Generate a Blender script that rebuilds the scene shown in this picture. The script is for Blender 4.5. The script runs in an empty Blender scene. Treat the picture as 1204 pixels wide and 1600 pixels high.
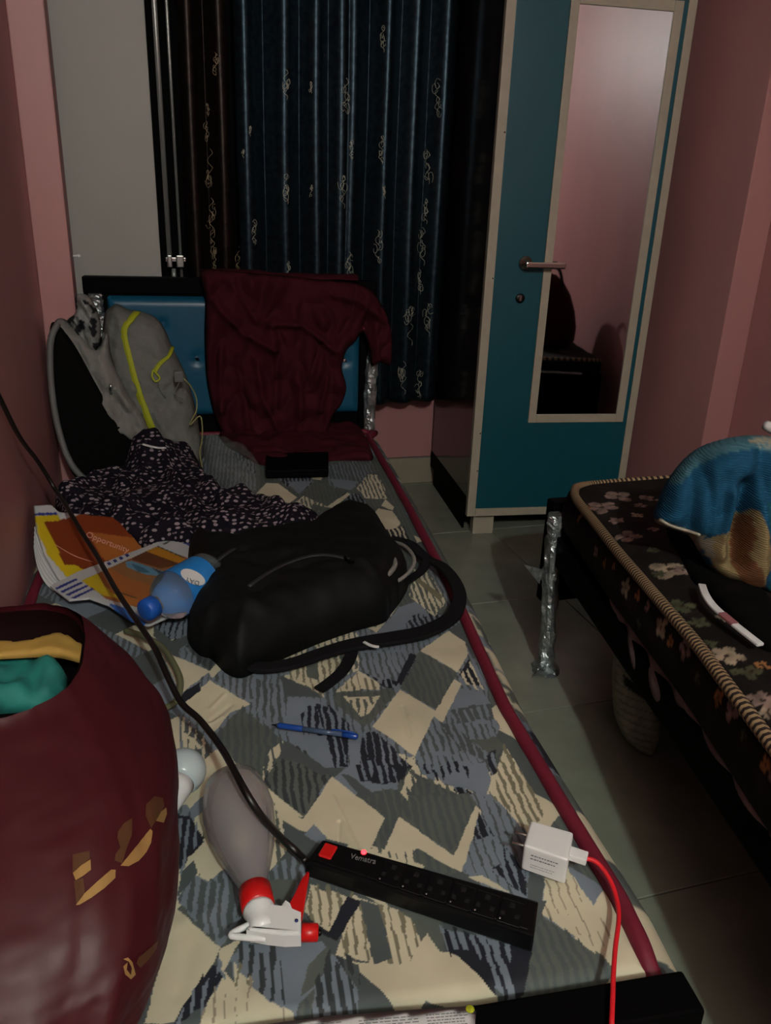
import bpy, bmesh, math, random
import numpy as np
from mathutils import Vector, Matrix, noise as mnoise
from mathutils.bvhtree import BVHTree
from mathutils.geometry import delaunay_2d_cdt
from math import sin, cos, radians, pi, atan2, sqrt
random.seed(7); np.random.seed(7)
SC = bpy.context.scene; COL = SC.collection
# ------------------------------------------------------------------ camera
F = 1230.; PITCH = radians(21.1); YAW = radians(17.1); ROLL = radians(2.15); CZ = 1.22
fw = np.array([sin(YAW)*cos(PITCH), cos(YAW)*cos(PITCH), -sin(PITCH)])
r0 = np.array([cos(YAW), -sin(YAW), 0.]); u0 = np.cross(r0, fw)
cr = cos(ROLL)*r0 + sin(ROLL)*u0; cu = -sin(ROLL)*r0 + cos(ROLL)*u0
CP = np.array([0, 0, CZ])
cam = bpy.data.cameras.new('camera'); camo = bpy.data.objects.new('camera', cam); COL.objects.link(camo)
cam.sensor_fit = 'VERTICAL'; cam.sensor_height = 24; cam.lens = F/1600*24; cam.clip_start = .02
m = Matrix.Identity(4)
for i in range(3): m[i][0] = cr[i]; m[i][1] = cu[i]; m[i][2] = -fw[i]; m[i][3] = CP[i]
camo.matrix_world = m; SC.camera = camo
# ------------------------------------------------------------------ world, light, exposure
w = bpy.data.worlds.new('world'); SC.world = w; w.use_nodes = True
w.node_tree.nodes['Background'].inputs[0].default_value = (.5, .6, .8, 1); w.node_tree.nodes['Background'].inputs[1].default_value = .01
LAMP = (.16, -1.36, 2.45)
ld = bpy.data.lights.new('lamp_glow', 'POINT'); ld.shadow_soft_size = .035; ld.energy = 126; ld.color = (.87, 1, .92)
lo = bpy.data.objects.new('lamp_glow', ld); COL.objects.link(lo); lo.location = LAMP
SC.view_settings.view_transform = 'Standard'; SC.view_settings.look = 'None'; SC.view_settings.gamma = 1
SC.view_settings.use_curve_mapping = False; SC.view_settings.exposure = 0.0
# ------------------------------------------------------------------ helpers
def ray(x, y): return fw + cr*(x-602)/F - cu*(y-800)/F
def at(x, y, z=None, Y=None, X=None):
    d = ray(x, y)
    t = (z-CZ)/d[2] if z is not None else (Y/d[1] if Y is not None else X/d[0])
    return Vector(CP + t*d)
def lin(c):
    return tuple(((v/255)/12.92 if v/255 <= .04045 else ((v/255+.055)/1.055)**2.4) for v in c)
def tag(o, label=None, cat=None, group=None, kind=None):
    if label: o['label'] = label
    if cat: o['category'] = cat
    if group: o['group'] = group
    if kind: o['kind'] = kind
    return o
def empty(name, loc, label=None, cat=None, group=None):
    o = bpy.data.objects.new(name, None); COL.objects.link(o); o.location = loc; o.empty_display_size = .05
    return tag(o, label, cat, group)
def link(name, me, mat, parent=None, smooth=False):
    o = bpy.data.objects.new(name, me); COL.objects.link(o)
    for mm in (mat if isinstance(mat, (list, tuple)) else [mat]): me.materials.append(mm)
    if smooth: me.polygons.foreach_set('use_smooth', [True]*len(me.polygons))
    if parent:
        o.parent = parent
        if parent.type == 'EMPTY': o.matrix_parent_inverse = Matrix.Translation(-parent.location)
    return o
def mk(name, V, Fc, mat, parent=None, smooth=False, mi=None, cols=None):
    me = bpy.data.meshes.new(name); me.from_pydata([tuple(v) for v in V], [], Fc)
    if mi is not None: me.polygons.foreach_set('material_index', mi)
    if cols is not None:
        a = me.color_attributes.new('Col', 'FLOAT_COLOR', 'POINT')
        a.data.foreach_set('color', np.concatenate([cols, np.ones((len(cols), 1))], 1).astype(np.float32).ravel())
    return link(name, me, mat, parent, smooth)
def bmobj(name, bm, mat, parent=None, smooth=False):
    me = bpy.data.meshes.new(name); bm.to_mesh(me); bm.free()
    return link(name, me, mat, parent, smooth)
def hexa(top, zt, zb, bev=0, seg=2, grow=0):
    """solid from the four (x,y) corners of its top, between two heights"""
    bm = bmesh.new(); n = len(top)
    a = [bm.verts.new((p[0], p[1], zt)) for p in top]; b = [bm.verts.new((p[0], p[1], zb)) for p in top]
    bm.faces.new(a); bm.faces.new(b[::-1])
    for i in range(n): bm.faces.new((a[i], b[i], b[(i+1) % n], a[(i+1) % n]))
    bmesh.ops.recalc_face_normals(bm, faces=bm.faces)
    if bev: bmesh.ops.bevel(bm, geom=bm.edges[:], offset=bev, segments=seg, affect='EDGES', profile=.6)
    return bm
def frame_box(O, a, b, n, a0, a1, b0, b1, n0, n1, bev=0, seg=2, bm=None):
    """box in a local frame"""
    new = bm is None
    t = bmesh.new()
    vs = [t.verts.new(O+a*x+b*y+n*z) for z in (n0, n1) for (x, y) in ((a0, b0), (a1, b0), (a1, b1), (a0, b1))]
    for f in ((0, 1, 2, 3), (7, 6, 5, 4), (0, 4, 5, 1), (1, 5, 6, 2), (2, 6, 7, 3), (3, 7, 4, 0)): t.faces.new([vs[i] for i in f])
    bmesh.ops.recalc_face_normals(t, faces=t.faces)
    if bev: bmesh.ops.bevel(t, geom=t.edges[:], offset=bev, segments=seg, affect='EDGES', profile=.6)
    if new: return t
    me = bpy.data.meshes.new('tmp'); t.to_mesh(me); t.free(); bm.from_mesh(me); bpy.data.meshes.remove(me); return bm
VX, VY, VZ = Vector((1, 0, 0)), Vector((0, 1, 0)), Vector((0, 0, 1))
def wbox(x0, x1, y0, y1, z0, z1, bev=0, bm=None): return frame_box(Vector((0, 0, 0)), VX, VY, VZ, x0, x1, y0, y1, z0, z1, bev, 2, bm)
def spline(P, n=6, closed=False):
    P = [Vector(p) for p in P]; out = []; N = len(P)
    R = range(N if closed else N-1)
    for i in R:
        if closed: a, b, c, d = P[(i-1) % N], P[i], P[(i+1) % N], P[(i+2) % N]
        else: a, b, c, d = P[max(i-1, 0)], P[i], P[i+1], P[min(i+2, N-1)]
        for k in range(n):
            t = k/n
            out.append(.5*((2*b)+(c-a)*t+(2*a-5*b+4*c-d)*t*t+(3*b-a-3*c+d)*t**3))
    if not closed: out.append(P[-1])
    return out
def tube(name, P, r, mat, parent=None, seg=8, n=6, sm=True, closed=False, stripe=None, flat=1., V=None, Fc=None):
    P = spline(P, n, closed) if n > 1 else [Vector(p) for p in P]
    own = V is None
    if own: V, Fc = [], []
    base = len(V); N = len(P); ref = None; mi = []
    for i, p in enumerate(P):
        t = (P[(i+1) % N]-P[i-1]) if closed else (P[min(i+1, N-1)]-P[max(i-1, 0)])
        if t.length < 1e-9: t = Vector((0, 0, 1))
        t.normalize()
        if ref is None: ref = t.orthogonal().normalized() if abs(t.z) > .95 else t.cross(VZ).normalized()
        ref = (ref - t*ref.dot(t)).normalized(); b = t.cross(ref)
        rr = r(i/(N-1)) if callable(r) else r
        for k in range(seg):
            a = 2*pi*k/seg; V.append(p+ref*cos(a)*rr+b*sin(a)*rr*flat)
    for i in range(N if closed else N-1):
        j = (i+1) % N
        for k in range(seg):
            Fc.append((base+i*seg+k, base+i*seg+(k+1) % seg, base+j*seg+(k+1) % seg, base+j*seg+k))
            mi.append((i//stripe) % 2 if stripe else 0)
    if not closed:
        Fc.append(tuple(base+k for k in range(seg))[::-1]); Fc.append(tuple(base+(N-1)*seg+k for k in range(seg))); mi += [0, 0]
    if own: return mk(name, V, Fc, mat, parent, sm, mi if stripe else None)
def lathe(name, prof, O, axis, mat, parent=None, seg=24, sm=True, cap=True, wob=None):
    axis = Vector(axis).normalized(); u = axis.orthogonal().normalized()
    if abs(axis.z) < .9: u = axis.cross(VZ).normalized()
    v = axis.cross(u); V = []; Fc = []
    for h, r in prof:
        for k in range(seg):
            a = 2*pi*k/seg; V.append(Vector(O)+axis*h+(u*cos(a)+v*sin(a))*r)
    for i in range(len(prof)-1):
        for k in range(seg): Fc.append((i*seg+k, i*seg+(k+1) % seg, (i+1)*seg+(k+1) % seg, (i+1)*seg+k))
    if cap:
        Fc.append(tuple(range(seg))[::-1]); Fc.append(tuple(range((len(prof)-1)*seg, len(prof)*seg)))
    o = mk(name, V, Fc, mat, parent, sm); return o
def fbm(p, f, o=3):
    s = 0; a = 1
    for i in range(o): s += a*mnoise.noise(Vector(p)*f); f *= 2.1; a *= .5
    return s
class Fr:
    """a plane in the room: origin, two axes, normal; px points are met where their sight lines cross it"""
    def __init__(s, O, a, b): s.O = Vector(O); s.a = Vector(a).normalized(); n = s.a.cross(Vector(b)); s.n = n.normalized(); s.b = s.n.cross(s.a)
    def uv(s, x, y, h=0):
        d = Vector(ray(x, y)); O = s.O+s.n*h; t = (O-Vector(CP)).dot(s.n)/d.dot(s.n); p = Vector(CP)+d*t-s.O
        return (p.dot(s.a), p.dot(s.b))
    def P(s, u, v, h=0): return s.O+s.a*u+s.b*v+s.n*h
def plane3(p, q, r): return Fr(p, q-p, r-p)
BEDZ = .46
def bedfr(z=BEDZ): return Fr((0, 0, z), VX, VY)
def inpoly(X, Y, poly):
    ins = np.zeros(X.shape, bool); n = len(poly)
    for i in range(n):
        x1, y1 = poly[i]; x2, y2 = poly[(i+1) % n]
        if y1 == y2: continue
        c = ((y1 > Y) != (y2 > Y)) & (X < (x2-x1)*(Y-y1)/(y2-y1)+x1); ins ^= c
    return ins
def segdist(X, Y, poly, closed=True):
    D = np.full(X.shape, 1e9); n = len(poly)
    for i in range(n if closed else n-1):
        x1, y1 = poly[i]; x2, y2 = poly[(i+1) % n]; dx, dy = x2-x1, y2-y1; L = dx*dx+dy*dy+1e-12
        t = np.clip(((X-x1)*dx+(Y-y1)*dy)/L, 0, 1); D = np.minimum(D, np.hypot(X-x1-t*dx, Y-y1-t*dy))
    return D
def inflate(name, px, fr, H, mat, parent=None, w=.03, g=.008, back=0., folds=0., ff=14., ridges=(), h0=0, base=None, paint=None, basecol=None, smooth_out=4, bumps=(), aniso=(1, 1)):
    """a soft body: outline in a plane, blown up towards the viewer side of the plane with folds"""
    P2 = [Vector((*fr.uv(x, y, h0), 0)) for x, y in px]
    if smooth_out > 1: P2 = spline(P2, smooth_out, True)
    P2 = [(p.x, p.y) for p in P2]
    out = []
    for i in range(len(P2)):
        a, b = P2[i], P2[(i+1) % len(P2)]; k = max(1, int(math.hypot(b[0]-a[0], b[1]-a[1])/g))
        for j in range(k): out.append((a[0]+(b[0]-a[0])*j/k, a[1]+(b[1]-a[1])*j/k))
    xs = np.array([p[0] for p in out]); ys = np.array([p[1] for p in out])
    gx, gy = np.meshgrid(np.arange(xs.min(), xs.max(), g), np.arange(ys.min(), ys.max(), g))
    gx = gx + np.where(np.arange(gx.shape[0])[:, None] % 2, g/2, 0); gx = gx.ravel(); gy = gy.ravel()
    keep = inpoly(gx, gy, out) & (segdist(gx, gy, out) > g*.6)
    pts = [Vector(p) for p in out]+[Vector((a, b)) for a, b in zip(gx[keep], gy[keep])]
    nb = len(out)
    r = delaunay_2d_cdt(pts, [(i, (i+1) % nb) for i in range(nb)], [], 1, 1e-7)
    vs, _, fs, ov = r[0], r[1], r[2], r[3]
    A = np.array([(v[0], v[1]) for v in vs]); d = segdist(A[:, 0], A[:, 1], out); d[d < 1e-5] = 0
    sd = np.clip(d/w, 0, 1); prof = np.sqrt(np.clip(1-(1-sd)**2, 0, 1)); h = H*prof
    for (rp, amp, rw) in ridges:
        q = [fr.uv(x, y, h0+H*.6) for x, y in rp]; h = h+amp*prof*np.exp(-(segdist(A[:, 0], A[:, 1], q, False)/rw)**2)
    for (bx, by, amp, bw) in bumps:
        q = fr.uv(bx, by, h0+H*.6); h = h+amp*prof*np.exp(-((A[:, 0]-q[0])**2+(A[:, 1]-q[1])**2)/bw**2)
    if folds:
        h = h+np.array([folds*abs(fbm((p[0]*aniso[0], p[1]*aniso[1], 3.3), ff, 2)) for p in A])*prof - folds*.25*prof
    bs = np.array([base(p[0], p[1]) for p in A]) if base else np.zeros(len(A))
    V = [fr.P(p[0], p[1], hh+b) for p, hh, b in zip(A, h, bs)]; Fc = [tuple(f) for f in fs]
    bd = d <= 0; idx = {}; n0 = len(V)
    for i in range(n0):
        if bd[i]: idx[i] = i
        else: idx[i] = len(V); V.append(fr.P(A[i][0], A[i][1], bs[i]-back*prof[i]))
    Fc += [tuple(idx[i] for i in f[::-1]) for f in fs]
    cols = None
    if paint is not None or basecol is not None:
        C = np.tile(np.array(basecol, float), (len(A), 1)); PX = None
        for it in (paint or []):
            poly = [fr.uv(x, y, h0) for x, y in it[0]]; mk_ = inpoly(A[:, 0], A[:, 1], poly)
            if len(it) > 2: mk_ &= it[2](A[:, 0], A[:, 1])
            C[mk_] = it[1]
        cols = np.zeros((len(V), 3)); cols[:n0] = C; cols[n0:] = basecol
    return mk(name, V, Fc, mat, parent, True, None, cols)
_b = {}
def bvh(objs):
    k = tuple(o.name for o in objs)
    if k not in _b:
        V = []; Fc = []
        for o in objs:
            b = len(V); V += [v.co.copy() for v in o.data.vertices]; Fc += [tuple(b+i for i in p.vertices) for p in o.data.polygons]
        _b[k] = BVHTree.FromPolygons(V, Fc)
    return _b[k]
def hit(objs, x, y, off=.001):
    d = Vector(ray(x, y)); L, n, i, t = bvh(objs).ray_cast(Vector(CP), d)
    if L is None: return None
    if n.dot(d) > 0: n = -n
    return L+n*off
def hits(objs, P, off=.001, n=4):
    """points of a line drawn on a surface"""
    Q = spline([Vector((x, y, 0)) for x, y in P], n) if n > 1 else [Vector((x, y, 0)) for x, y in P]
    return [h for h in (hit(objs, q.x, q.y, off) for q in Q) if h is not None]
def decal(name, objs, polys, mat, parent, g=4., off=.0012):
    V = []; Fc = []
    for px in polys:
        out = []
        for i in range(len(px)):
            a, b = px[i], px[(i+1) % len(px)]; k = max(1, int(math.hypot(b[0]-a[0], b[1]-a[1])/g))
            for j in range(k): out.append((a[0]+(b[0]-a[0])*j/k, a[1]+(b[1]-a[1])*j/k))
        xs = [p[0] for p in out]; ys = [p[1] for p in out]
        gx, gy = np.meshgrid(np.arange(min(xs), max(xs), g), np.arange(min(ys), max(ys), g)); gx = gx.ravel(); gy = gy.ravel()
        keep = inpoly(gx, gy, out) & (segdist(gx, gy, out) > g*.5)
        r = delaunay_2d_cdt([Vector(p) for p in out]+[Vector((a, b)) for a, b in zip(gx[keep], gy[keep])], [(i, (i+1) % len(out)) for i in range(len(out))], [], 1, 1e-6)
        hs = [hit(objs, v[0], v[1], off) for v in r[0]]
        mp = {}
        for i, h in enumerate(hs):
            if h is not None: mp[i] = len(V); V.append(h)
        for f in r[2]:
            if all(i in mp for i in f):
                q = [V[mp[i]] for i in f]
                if max((q[0]-q[1]).length, (q[1]-q[2]).length) < .05: Fc.append(tuple(mp[i] for i in f[::-1]))
    return mk(name, V, Fc, mat, parent, True)
def textm(s, A, B, fr, mat, parent, name='lettering', hs=1., h=.0008, depth=.0003):
    """flat lettering from pixel A to pixel B on a plane"""
    c = bpy.data.curves.new('t', 'FONT'); c.body = s; c.extrude = depth; c.resolution_u = 3
    o = bpy.data.objects.new('t', c); COL.objects.link(o); dg = bpy.context.evaluated_depsgraph_get(); dg.update()
    me = bpy.data.meshes.new_from_object(o.evaluated_get(dg)); bpy.data.objects.remove(o)
    a = Vector(fr.uv(*A, h)); b = Vector(fr.uv(*B, h)); W = max(v.co.x for v in me.vertices)
    ex = (b-a); k = ex.length/W; ex.normalize(); ey = Vector((-ex.y, ex.x))
    V = [fr.P(*(a+ex*v.co.x*k+ey*v.co.y*k*hs), h+v.co.z) for v in me.vertices]
    return mk(name, V, [tuple(p.vertices) for p in me.polygons], mat, parent)
# ------------------------------------------------------------------ materials
def mat(name, col=(.5, .5, .5), rough=.6, metal=0., spec=.5, sheen=0., bump=None, vcol=False, var=0., vs=8., emis=None, trans=0., ior=1.45, aniso=(1, 1, 1), alpha=1., coat=0.):
    m = bpy.data.materials.new(name); m.use_nodes = True; nt = m.node_tree; N = nt.nodes; L = nt.links; b = N['Principled BSDF']
    b.inputs['Roughness'].default_value = rough; b.inputs['Metallic'].default_value = metal; b.inputs['Specular IOR Level'].default_value = spec
    b.inputs['Base Color'].default_value = (*col, 1); b.inputs['Sheen Weight'].default_value = sheen; b.inputs['IOR'].default_value = ior
    b.inputs['Transmission Weight'].default_value = trans; b.inputs['Alpha'].default_value = alpha; b.inputs['Coat Weight'].default_value = coat
    if emis: b.inputs['Emission Color'].default_value = (*emis[0], 1); b.inputs['Emission Strength'].default_value = emis[1]
    tc = N.new('ShaderNodeTexCoord'); mp = N.new('ShaderNodeMapping'); L.new(tc.outputs['Object'], mp.inputs[0]); mp.inputs['Scale'].default_value = aniso
    src = None
    if vcol: a = N.new('ShaderNodeAttribute'); a.attribute_name = 'Col'; src = a.outputs['Color']; L.new(src, b.inputs['Base Color'])
    if var:
        n = N.new('ShaderNodeTexNoise'); n.inputs['Scale'].default_value = vs; n.inputs['Detail'].default_value = 5; L.new(mp.outputs[0], n.inputs['Vector'])
        r = N.new('ShaderNodeMapRange'); r.inputs[1].default_value = .3; r.inputs[2].default_value = .7; r.inputs[3].default_value = 1-var; r.inputs[4].default_value = 1+var; L.new(n.outputs['Fac'], r.inputs[0])
        mx = N.new('ShaderNodeVectorMath'); mx.operation = 'SCALE'; L.new(r.outputs[0], mx.inputs['Scale'])
        if src: L.new(src, mx.inputs[0])
        else: mx.inputs[0].default_value = col
        L.new(mx.outputs[0], b.inputs['Base Color'])
    if bump:
        n = N.new('ShaderNodeTexNoise'); n.inputs['Scale'].default_value = bump[0]; n.inputs['Detail'].default_value = 4; L.new(mp.outputs[0], n.inputs['Vector'])
        bp = N.new('ShaderNodeBump'); bp.inputs['Strength'].default_value = bump[1]; bp.inputs['Distance'].default_value = bump[2] if len(bump) > 2 else .003
        L.new(n.outputs['Fac'], bp.inputs['Height']); L.new(bp.outputs[0], b.inputs['Normal'])
    m['b'] = 1
    return m
def nodes(m): return m.node_tree.nodes, m.node_tree.links, m.node_tree.nodes['Principled BSDF']
PINK = (.39, .19, .19)
M = dict(
    wall=mat('pink_paint', PINK, .45, var=.08, vs=2.5, bump=(6, .25, .01), aniso=(1, 1, .4)),
    ceil=mat('ceiling_paint', (.6, .58, .52), .8, bump=(20, .1)),
    grout=mat('grout', (.08, .08, .07), .8),
    tile=mat('floor_tile', (.22, .24, .19), .2, var=.12, vs=9, bump=(3, .05)),
    skirt=mat('skirting_tile', (.26, .24, .18), .35, var=.1, vs=6),
    white_leaf=mat('off_white_laminate', (.36, .37, .34), .5, var=.03, vs=3),
    black=mat('black_frame', (.0015, .0015, .0015), .6, spec=.02, bump=(60, .1)),
    black_lam=mat('black_board', (.002, .002, .0022), .55, spec=.03),
    chrome=mat('chrome', (.55, .58, .56), .25, 1.),
    alu=mat('aluminium_rail', (.42, .45, .43), .4, .6),
    glass_dark=mat('night_glass', (.005, .006, .008), .1),
    teal=mat('teal_laminate', (.0025, .068, .092), .42, bump=(90, .05, .001), var=.04, vs=30),
    cream_trim=mat('cream_edging', (.34, .32, .25), .5, var=.05, vs=30),
    brown_lam=mat('dark_brown_laminate', (.02, .013, .011), .13, var=.2, vs=6),
    mirror=mat('mirror_glass', (.60, .60, .62), .03, 1.),
    steel=mat('brushed_steel', (.4, .38, .35), .25, 1.),
    dark_metal=mat('dark_metal', (.03, .03, .03), .35, 1.),
    teal_cush=mat('teal_upholstery', (.004, .075, .14), .38, bump=(120, .15, .001)),
    crystal=mat('crystal', (.8, .85, .9), .05, 1.),
    foil=mat('crumpled_foil', (.5, .55, .56), .3, .85, bump=(55, 1., .008), var=.4, vs=30),
    maroon=mat('maroon_cloth', (.042, .005, .010), .85, spec=.12, bump=(30, .35, .004), var=.1, vs=12),
    piping=mat('maroon_piping', (.13, .008, .022), .6, bump=(80, .3)),
    sheet=mat('printed_sheet', vcol=True, rough=.75, bump=(9, .35, .012), var=.07, vs=14),
    vcloth=mat('printed_cloth', vcol=True, rough=.85, spec=.2, bump=(90, .5, .003), var=.15, vs=40),
    vpaper=mat('glossy_print', vcol=True, rough=.4),
    grey=mat('grey_nylon', (.125, .13, .12), .7, spec=.25, bump=(22, .8, .012), var=.08, vs=15),
    grey2=mat('pale_grey_nylon', (.17, .17, .155), .7, spec=.25, bump=(22, .8, .012), var=.08, vs=15),
    greyl=mat('grey_edging', (.10, .105, .105), .6, bump=(40, .3)),
    lime=mat('lime_zip_tape', (.33, .36, .012), .6, bump=(300, .4, .001)),
    blackcl=mat('black_nylon', (.0035, .004, .004), .65, spec=.22, bump=(35, .4, .005), var=.1, vs=20),
    blackmat=mat('black_mesh_padding', (.002, .002, .002), .9, spec=.1),
    zipgrey=mat('dark_grey_zip', (.022, .022, .024), .5),
    trimgrey=mat('grey_piping', (.17, .165, .15), .5),
    strap=mat('black_webbing', (.004, .004, .005), .8, spec=.2, bump=(200, .3)),
    paper=mat('white_paper', (.55, .56, .56), .6, bump=(25, .2)),
    ink=mat('ink', (.12, .13, .14), .6),
    navyink=mat('navy_ink', (.02, .03, .15), .6),
    pinkink=mat('pale_pink_ink', (.6, .3, .25), .6),
    water=mat('clear_plastic', (.75, .85, .9), .06, trans=.93, ior=1.2),
    spray=mat('cloudy_plastic', (.27, .255, .26), .2, alpha=.62, coat=.3),
    bluecap=mat('blue_plastic', (.01, .08, .38), .4),
    bluelabel=mat('blue_label', (.015, .17, .48), .45),
    whitep=mat('white_plastic', (.66, .68, .68), .3),
    bulbw=mat('frosted_bulb', (.42, .50, .53), .25),
    redp=mat('red_plastic', (.50, .008, .008), .35),
    redc=mat('red_cable', (.62, .012, .02), .45),
    led=mat('red_led', (.8, .05, .05), .3, emis=((1, .02, .03), 6)),
    blackp=mat('black_plastic', (.003, .003, .0035), .35, spec=.3),
    socket=mat('socket_hole', (.001, .001, .001), .8),
    cable=mat('black_cable', (.006, .005, .005), .4),
    cablebr=mat('olive_cable', (.10, .11, .06), .5),
    penblue=mat('blue_pen_plastic', (.01, .05, .25), .25),
    penclear=mat('clear_pen_barrel', (.05, .08, .14), .15),
    bag=mat('maroon_laminated_bag', (.042, .0038, .0065), .5, spec=.35, bump=(1.7, .6, .06), var=.2, vs=2, aniso=(1.3, 1.3, 4.5)),
    baginner=mat('dark_bag_lining', (.008, .0015, .002), .8, spec=.1),
    gold=mat('gold_print', (.42, .26, .09), .35, .5),
    goldd=mat('worn_gold_print', (.10, .045, .02), .4, .4),
    ycloth=mat('mustard_cloth', (.34, .20, .04), .75, bump=(40, .3)),
    tcloth=mat('teal_cloth', (.008, .14, .12), .75, bump=(40, .3), var=.3, vs=25),
    rope_a=mat('beige_cord', (.33, .23, .12), .7), rope_b=mat('brown_cord', (.02, .012, .010), .7),
    stickp=mat('pink_band', (.26, .10, .11), .5),
    tubeglow=mat('lit_tube', (.9, .9, .9), .5, emis=((1, .98, .92), 3)),
    gold_thread=mat('pale_thread', (.42, .42, .34), .45, .2),
    brown_thread=mat('gold_thread', (.36, .28, .18), .45, .2),
    pinkish=mat('faded_pink_lining', (.14, .10, .10), .8, var=.3, vs=25, bump=(30, .3)),
    clearbag=mat('clear_polythene', (.5, .54, .52), .15, alpha=.1, bump=(30, 1., .01)),
)
def curtain_mat(name, c, c2):
    m = mat(name, c, .42, spec=.5, sheen=.0, bump=(160, .2, .001)); N, L, b = nodes(m)
    g = N.new('ShaderNodeTexNoise'); g.inputs['Scale'].default_value = 45; mp = [n for n in N if n.type == 'MAPPING'][0]; L.new(mp.outputs[0], g.inputs['Vector'])
    r = N.new('ShaderNodeValToRGB'); r.color_ramp.elements[0].position = .42; r.color_ramp.elements[1].position = .62
    r.color_ramp.elements[0].color = (*c, 1); r.color_ramp.elements[1].color = (*c2, 1); L.new(g.outputs['Fac'], r.inputs[0]); L.new(r.outputs[0], b.inputs['Base Color'])
    b.inputs['Metallic'].default_value = .8
    b.inputs['Roughness'].default_value = .38
    return m
M['blue_curtain'] = curtain_mat('navy_satin', (.022, .040, .052), (.012, .022, .034))
M['brown_curtain'] = curtain_mat('brown_satin', (.016, .010, .008), (.008, .006, .005))
def quilt_mat():
    m = mat('ribbed_quilt', vcol=True, rough=.85, spec=.2, var=.12, vs=40); N, L, b = nodes(m)
    wv = N.new('ShaderNodeTexWave'); wv.inputs['Scale'].default_value = 75; wv.inputs['Distortion'].default_value = 3.5; wv.bands_direction = 'Z'; mp = [n for n in N if n.type == 'MAPPING'][0]; L.new(mp.outputs[0], wv.inputs['Vector'])
    bp = N.new('ShaderNodeBump'); bp.inputs['Strength'].default_value = .45; bp.inputs['Distance'].default_value = .002; L.new(wv.outputs['Fac'], bp.inputs['Height']); L.new(bp.outputs[0], b.inputs['Normal']); return m
M['quilt'] = quilt_mat()
def motif_mat():
    m = mat('leaf_print_cotton', (.01, .008, .012), .85, spec=.15, bump=(30, .4, .005)); N, L, b = nodes(m)
    mp = N.new('ShaderNodeMapping'); tc = [n for n in N if n.type == 'TEX_COORD'][0]; L.new(tc.outputs['Object'], mp.inputs[0])
    mp.inputs['Rotation'].default_value = (0.4, 0, .35); mp.inputs['Scale'].default_value = (55, 105, 80)
    v = N.new('ShaderNodeTexVoronoi'); v.inputs['Scale'].default_value = 1; v.inputs['Randomness'].default_value = .55; L.new(mp.outputs[0], v.inputs['Vector'])
    r = N.new('ShaderNodeValToRGB'); e = r.color_ramp.elements; e[0].position = .30; e[0].color = (.24, .19, .21, 1); e[1].position = .37; e[1].color = (.006, .004, .009, 1)
    L.new(v.outputs['Distance'], r.inputs[0]); L.new(r.outputs[0], b.inputs['Base Color']); return m
M['leafprint'] = motif_mat()
# ------------------------------------------------------------------ the room
XL, XR, YB, YF, ZC = -.28, 2.0, -1.5, 3.38, 2.72
PL = (-.19, 2.45)       # left pier: its face towards the room, and where it starts
PR = (1.89, 2.30)
def struct(name, bm, m): o = bmobj(name, bm, m); o['kind'] = 'structure'; return o
floor = struct('floor', wbox(XL-.1, XR+.1, YB-.1, YF+.1, -.06, -.004), M['grout'])
tb = bmesh.new(); frame_box(Vector((0, 0, 0)), VX, VY, VZ, 0, .597, 0, .597, -.01, 0, .0015, 1, tb)
tme = bpy.data.meshes.new('tile'); tb.to_mesh(tme); tb.free(); tme.materials.append(M['tile'])
for i in range(-1, 5):
    for j in range(-3, 7):
        x, y = i*.6+.1, j*.6-.25
        if x > XR or y > YF: continue
        o = bpy.data.objects.new('tile', tme); COL.objects.link(o); o.location = (x, y, 0); o.parent = floor; o.rotation_euler = (0, 0, 0)
struct('ceiling', wbox(XL-.1, XR+.1, YB-.1, YF+.1, ZC, ZC+.1), M['ceil'])
bm = wbox(XL-.12, XL, YB-.1, YF+.1, 0, ZC); wbox(XL, PL[0], PL[1], 2.56, 0, ZC, .004, bm); struct('wall_left', bm, M['wall'])
bm = wbox(XR, XR+.12, YB-.1, YF+.1, 0, ZC); wbox(PR[0], XR, PR[1], YF, 0, ZC, .004, bm); struct('wall_right', bm, M['wall'])
struct('wall_front', wbox(XL-.1, XR+.1, YB-.12, YB, 0, ZC), M['wall'])
bm = wbox(XL, XR, YF, YF+.12, 0, .40); wbox(1.24, XR, YF, YF+.12, .40, ZC, 0, bm); wbox(XL, .10, YF, YF+.12, .40, ZC, 0, bm); wbox(.10, 1.24, YF, YF+.12, 2.3, ZC, 0, bm)
struct('wall_back', bm, M['wall'])
sk = struct('baseboard_back', wbox(.2, 1.89, YF-.004, YF, 0, .128), M['grout'])
for i in range(3):
    o = bmobj('skirting_tile', wbox(.22+i*.6-.12, .22+i*.6+.476, YF-.016, YF-.004, 0.001, .125, .002), M['skirt'], sk)
# window behind the curtains
wn = struct('window_1', wbox(.10, 1.24, YF+.05, YF+.06, .40, 2.30), M['glass_dark'])
bm = wbox(.10, 1.24, YF+.0, YF+.05, .40, .44); wbox(.10, 1.24, YF, YF+.05, 2.26, 2.3, 0, bm)
for x in (.10, .65, 1.20): wbox(x, x+.04, YF, YF+.05, .44, 2.26, 0, bm)
bmobj('window_frame', bm, M['black'], wn)
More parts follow.
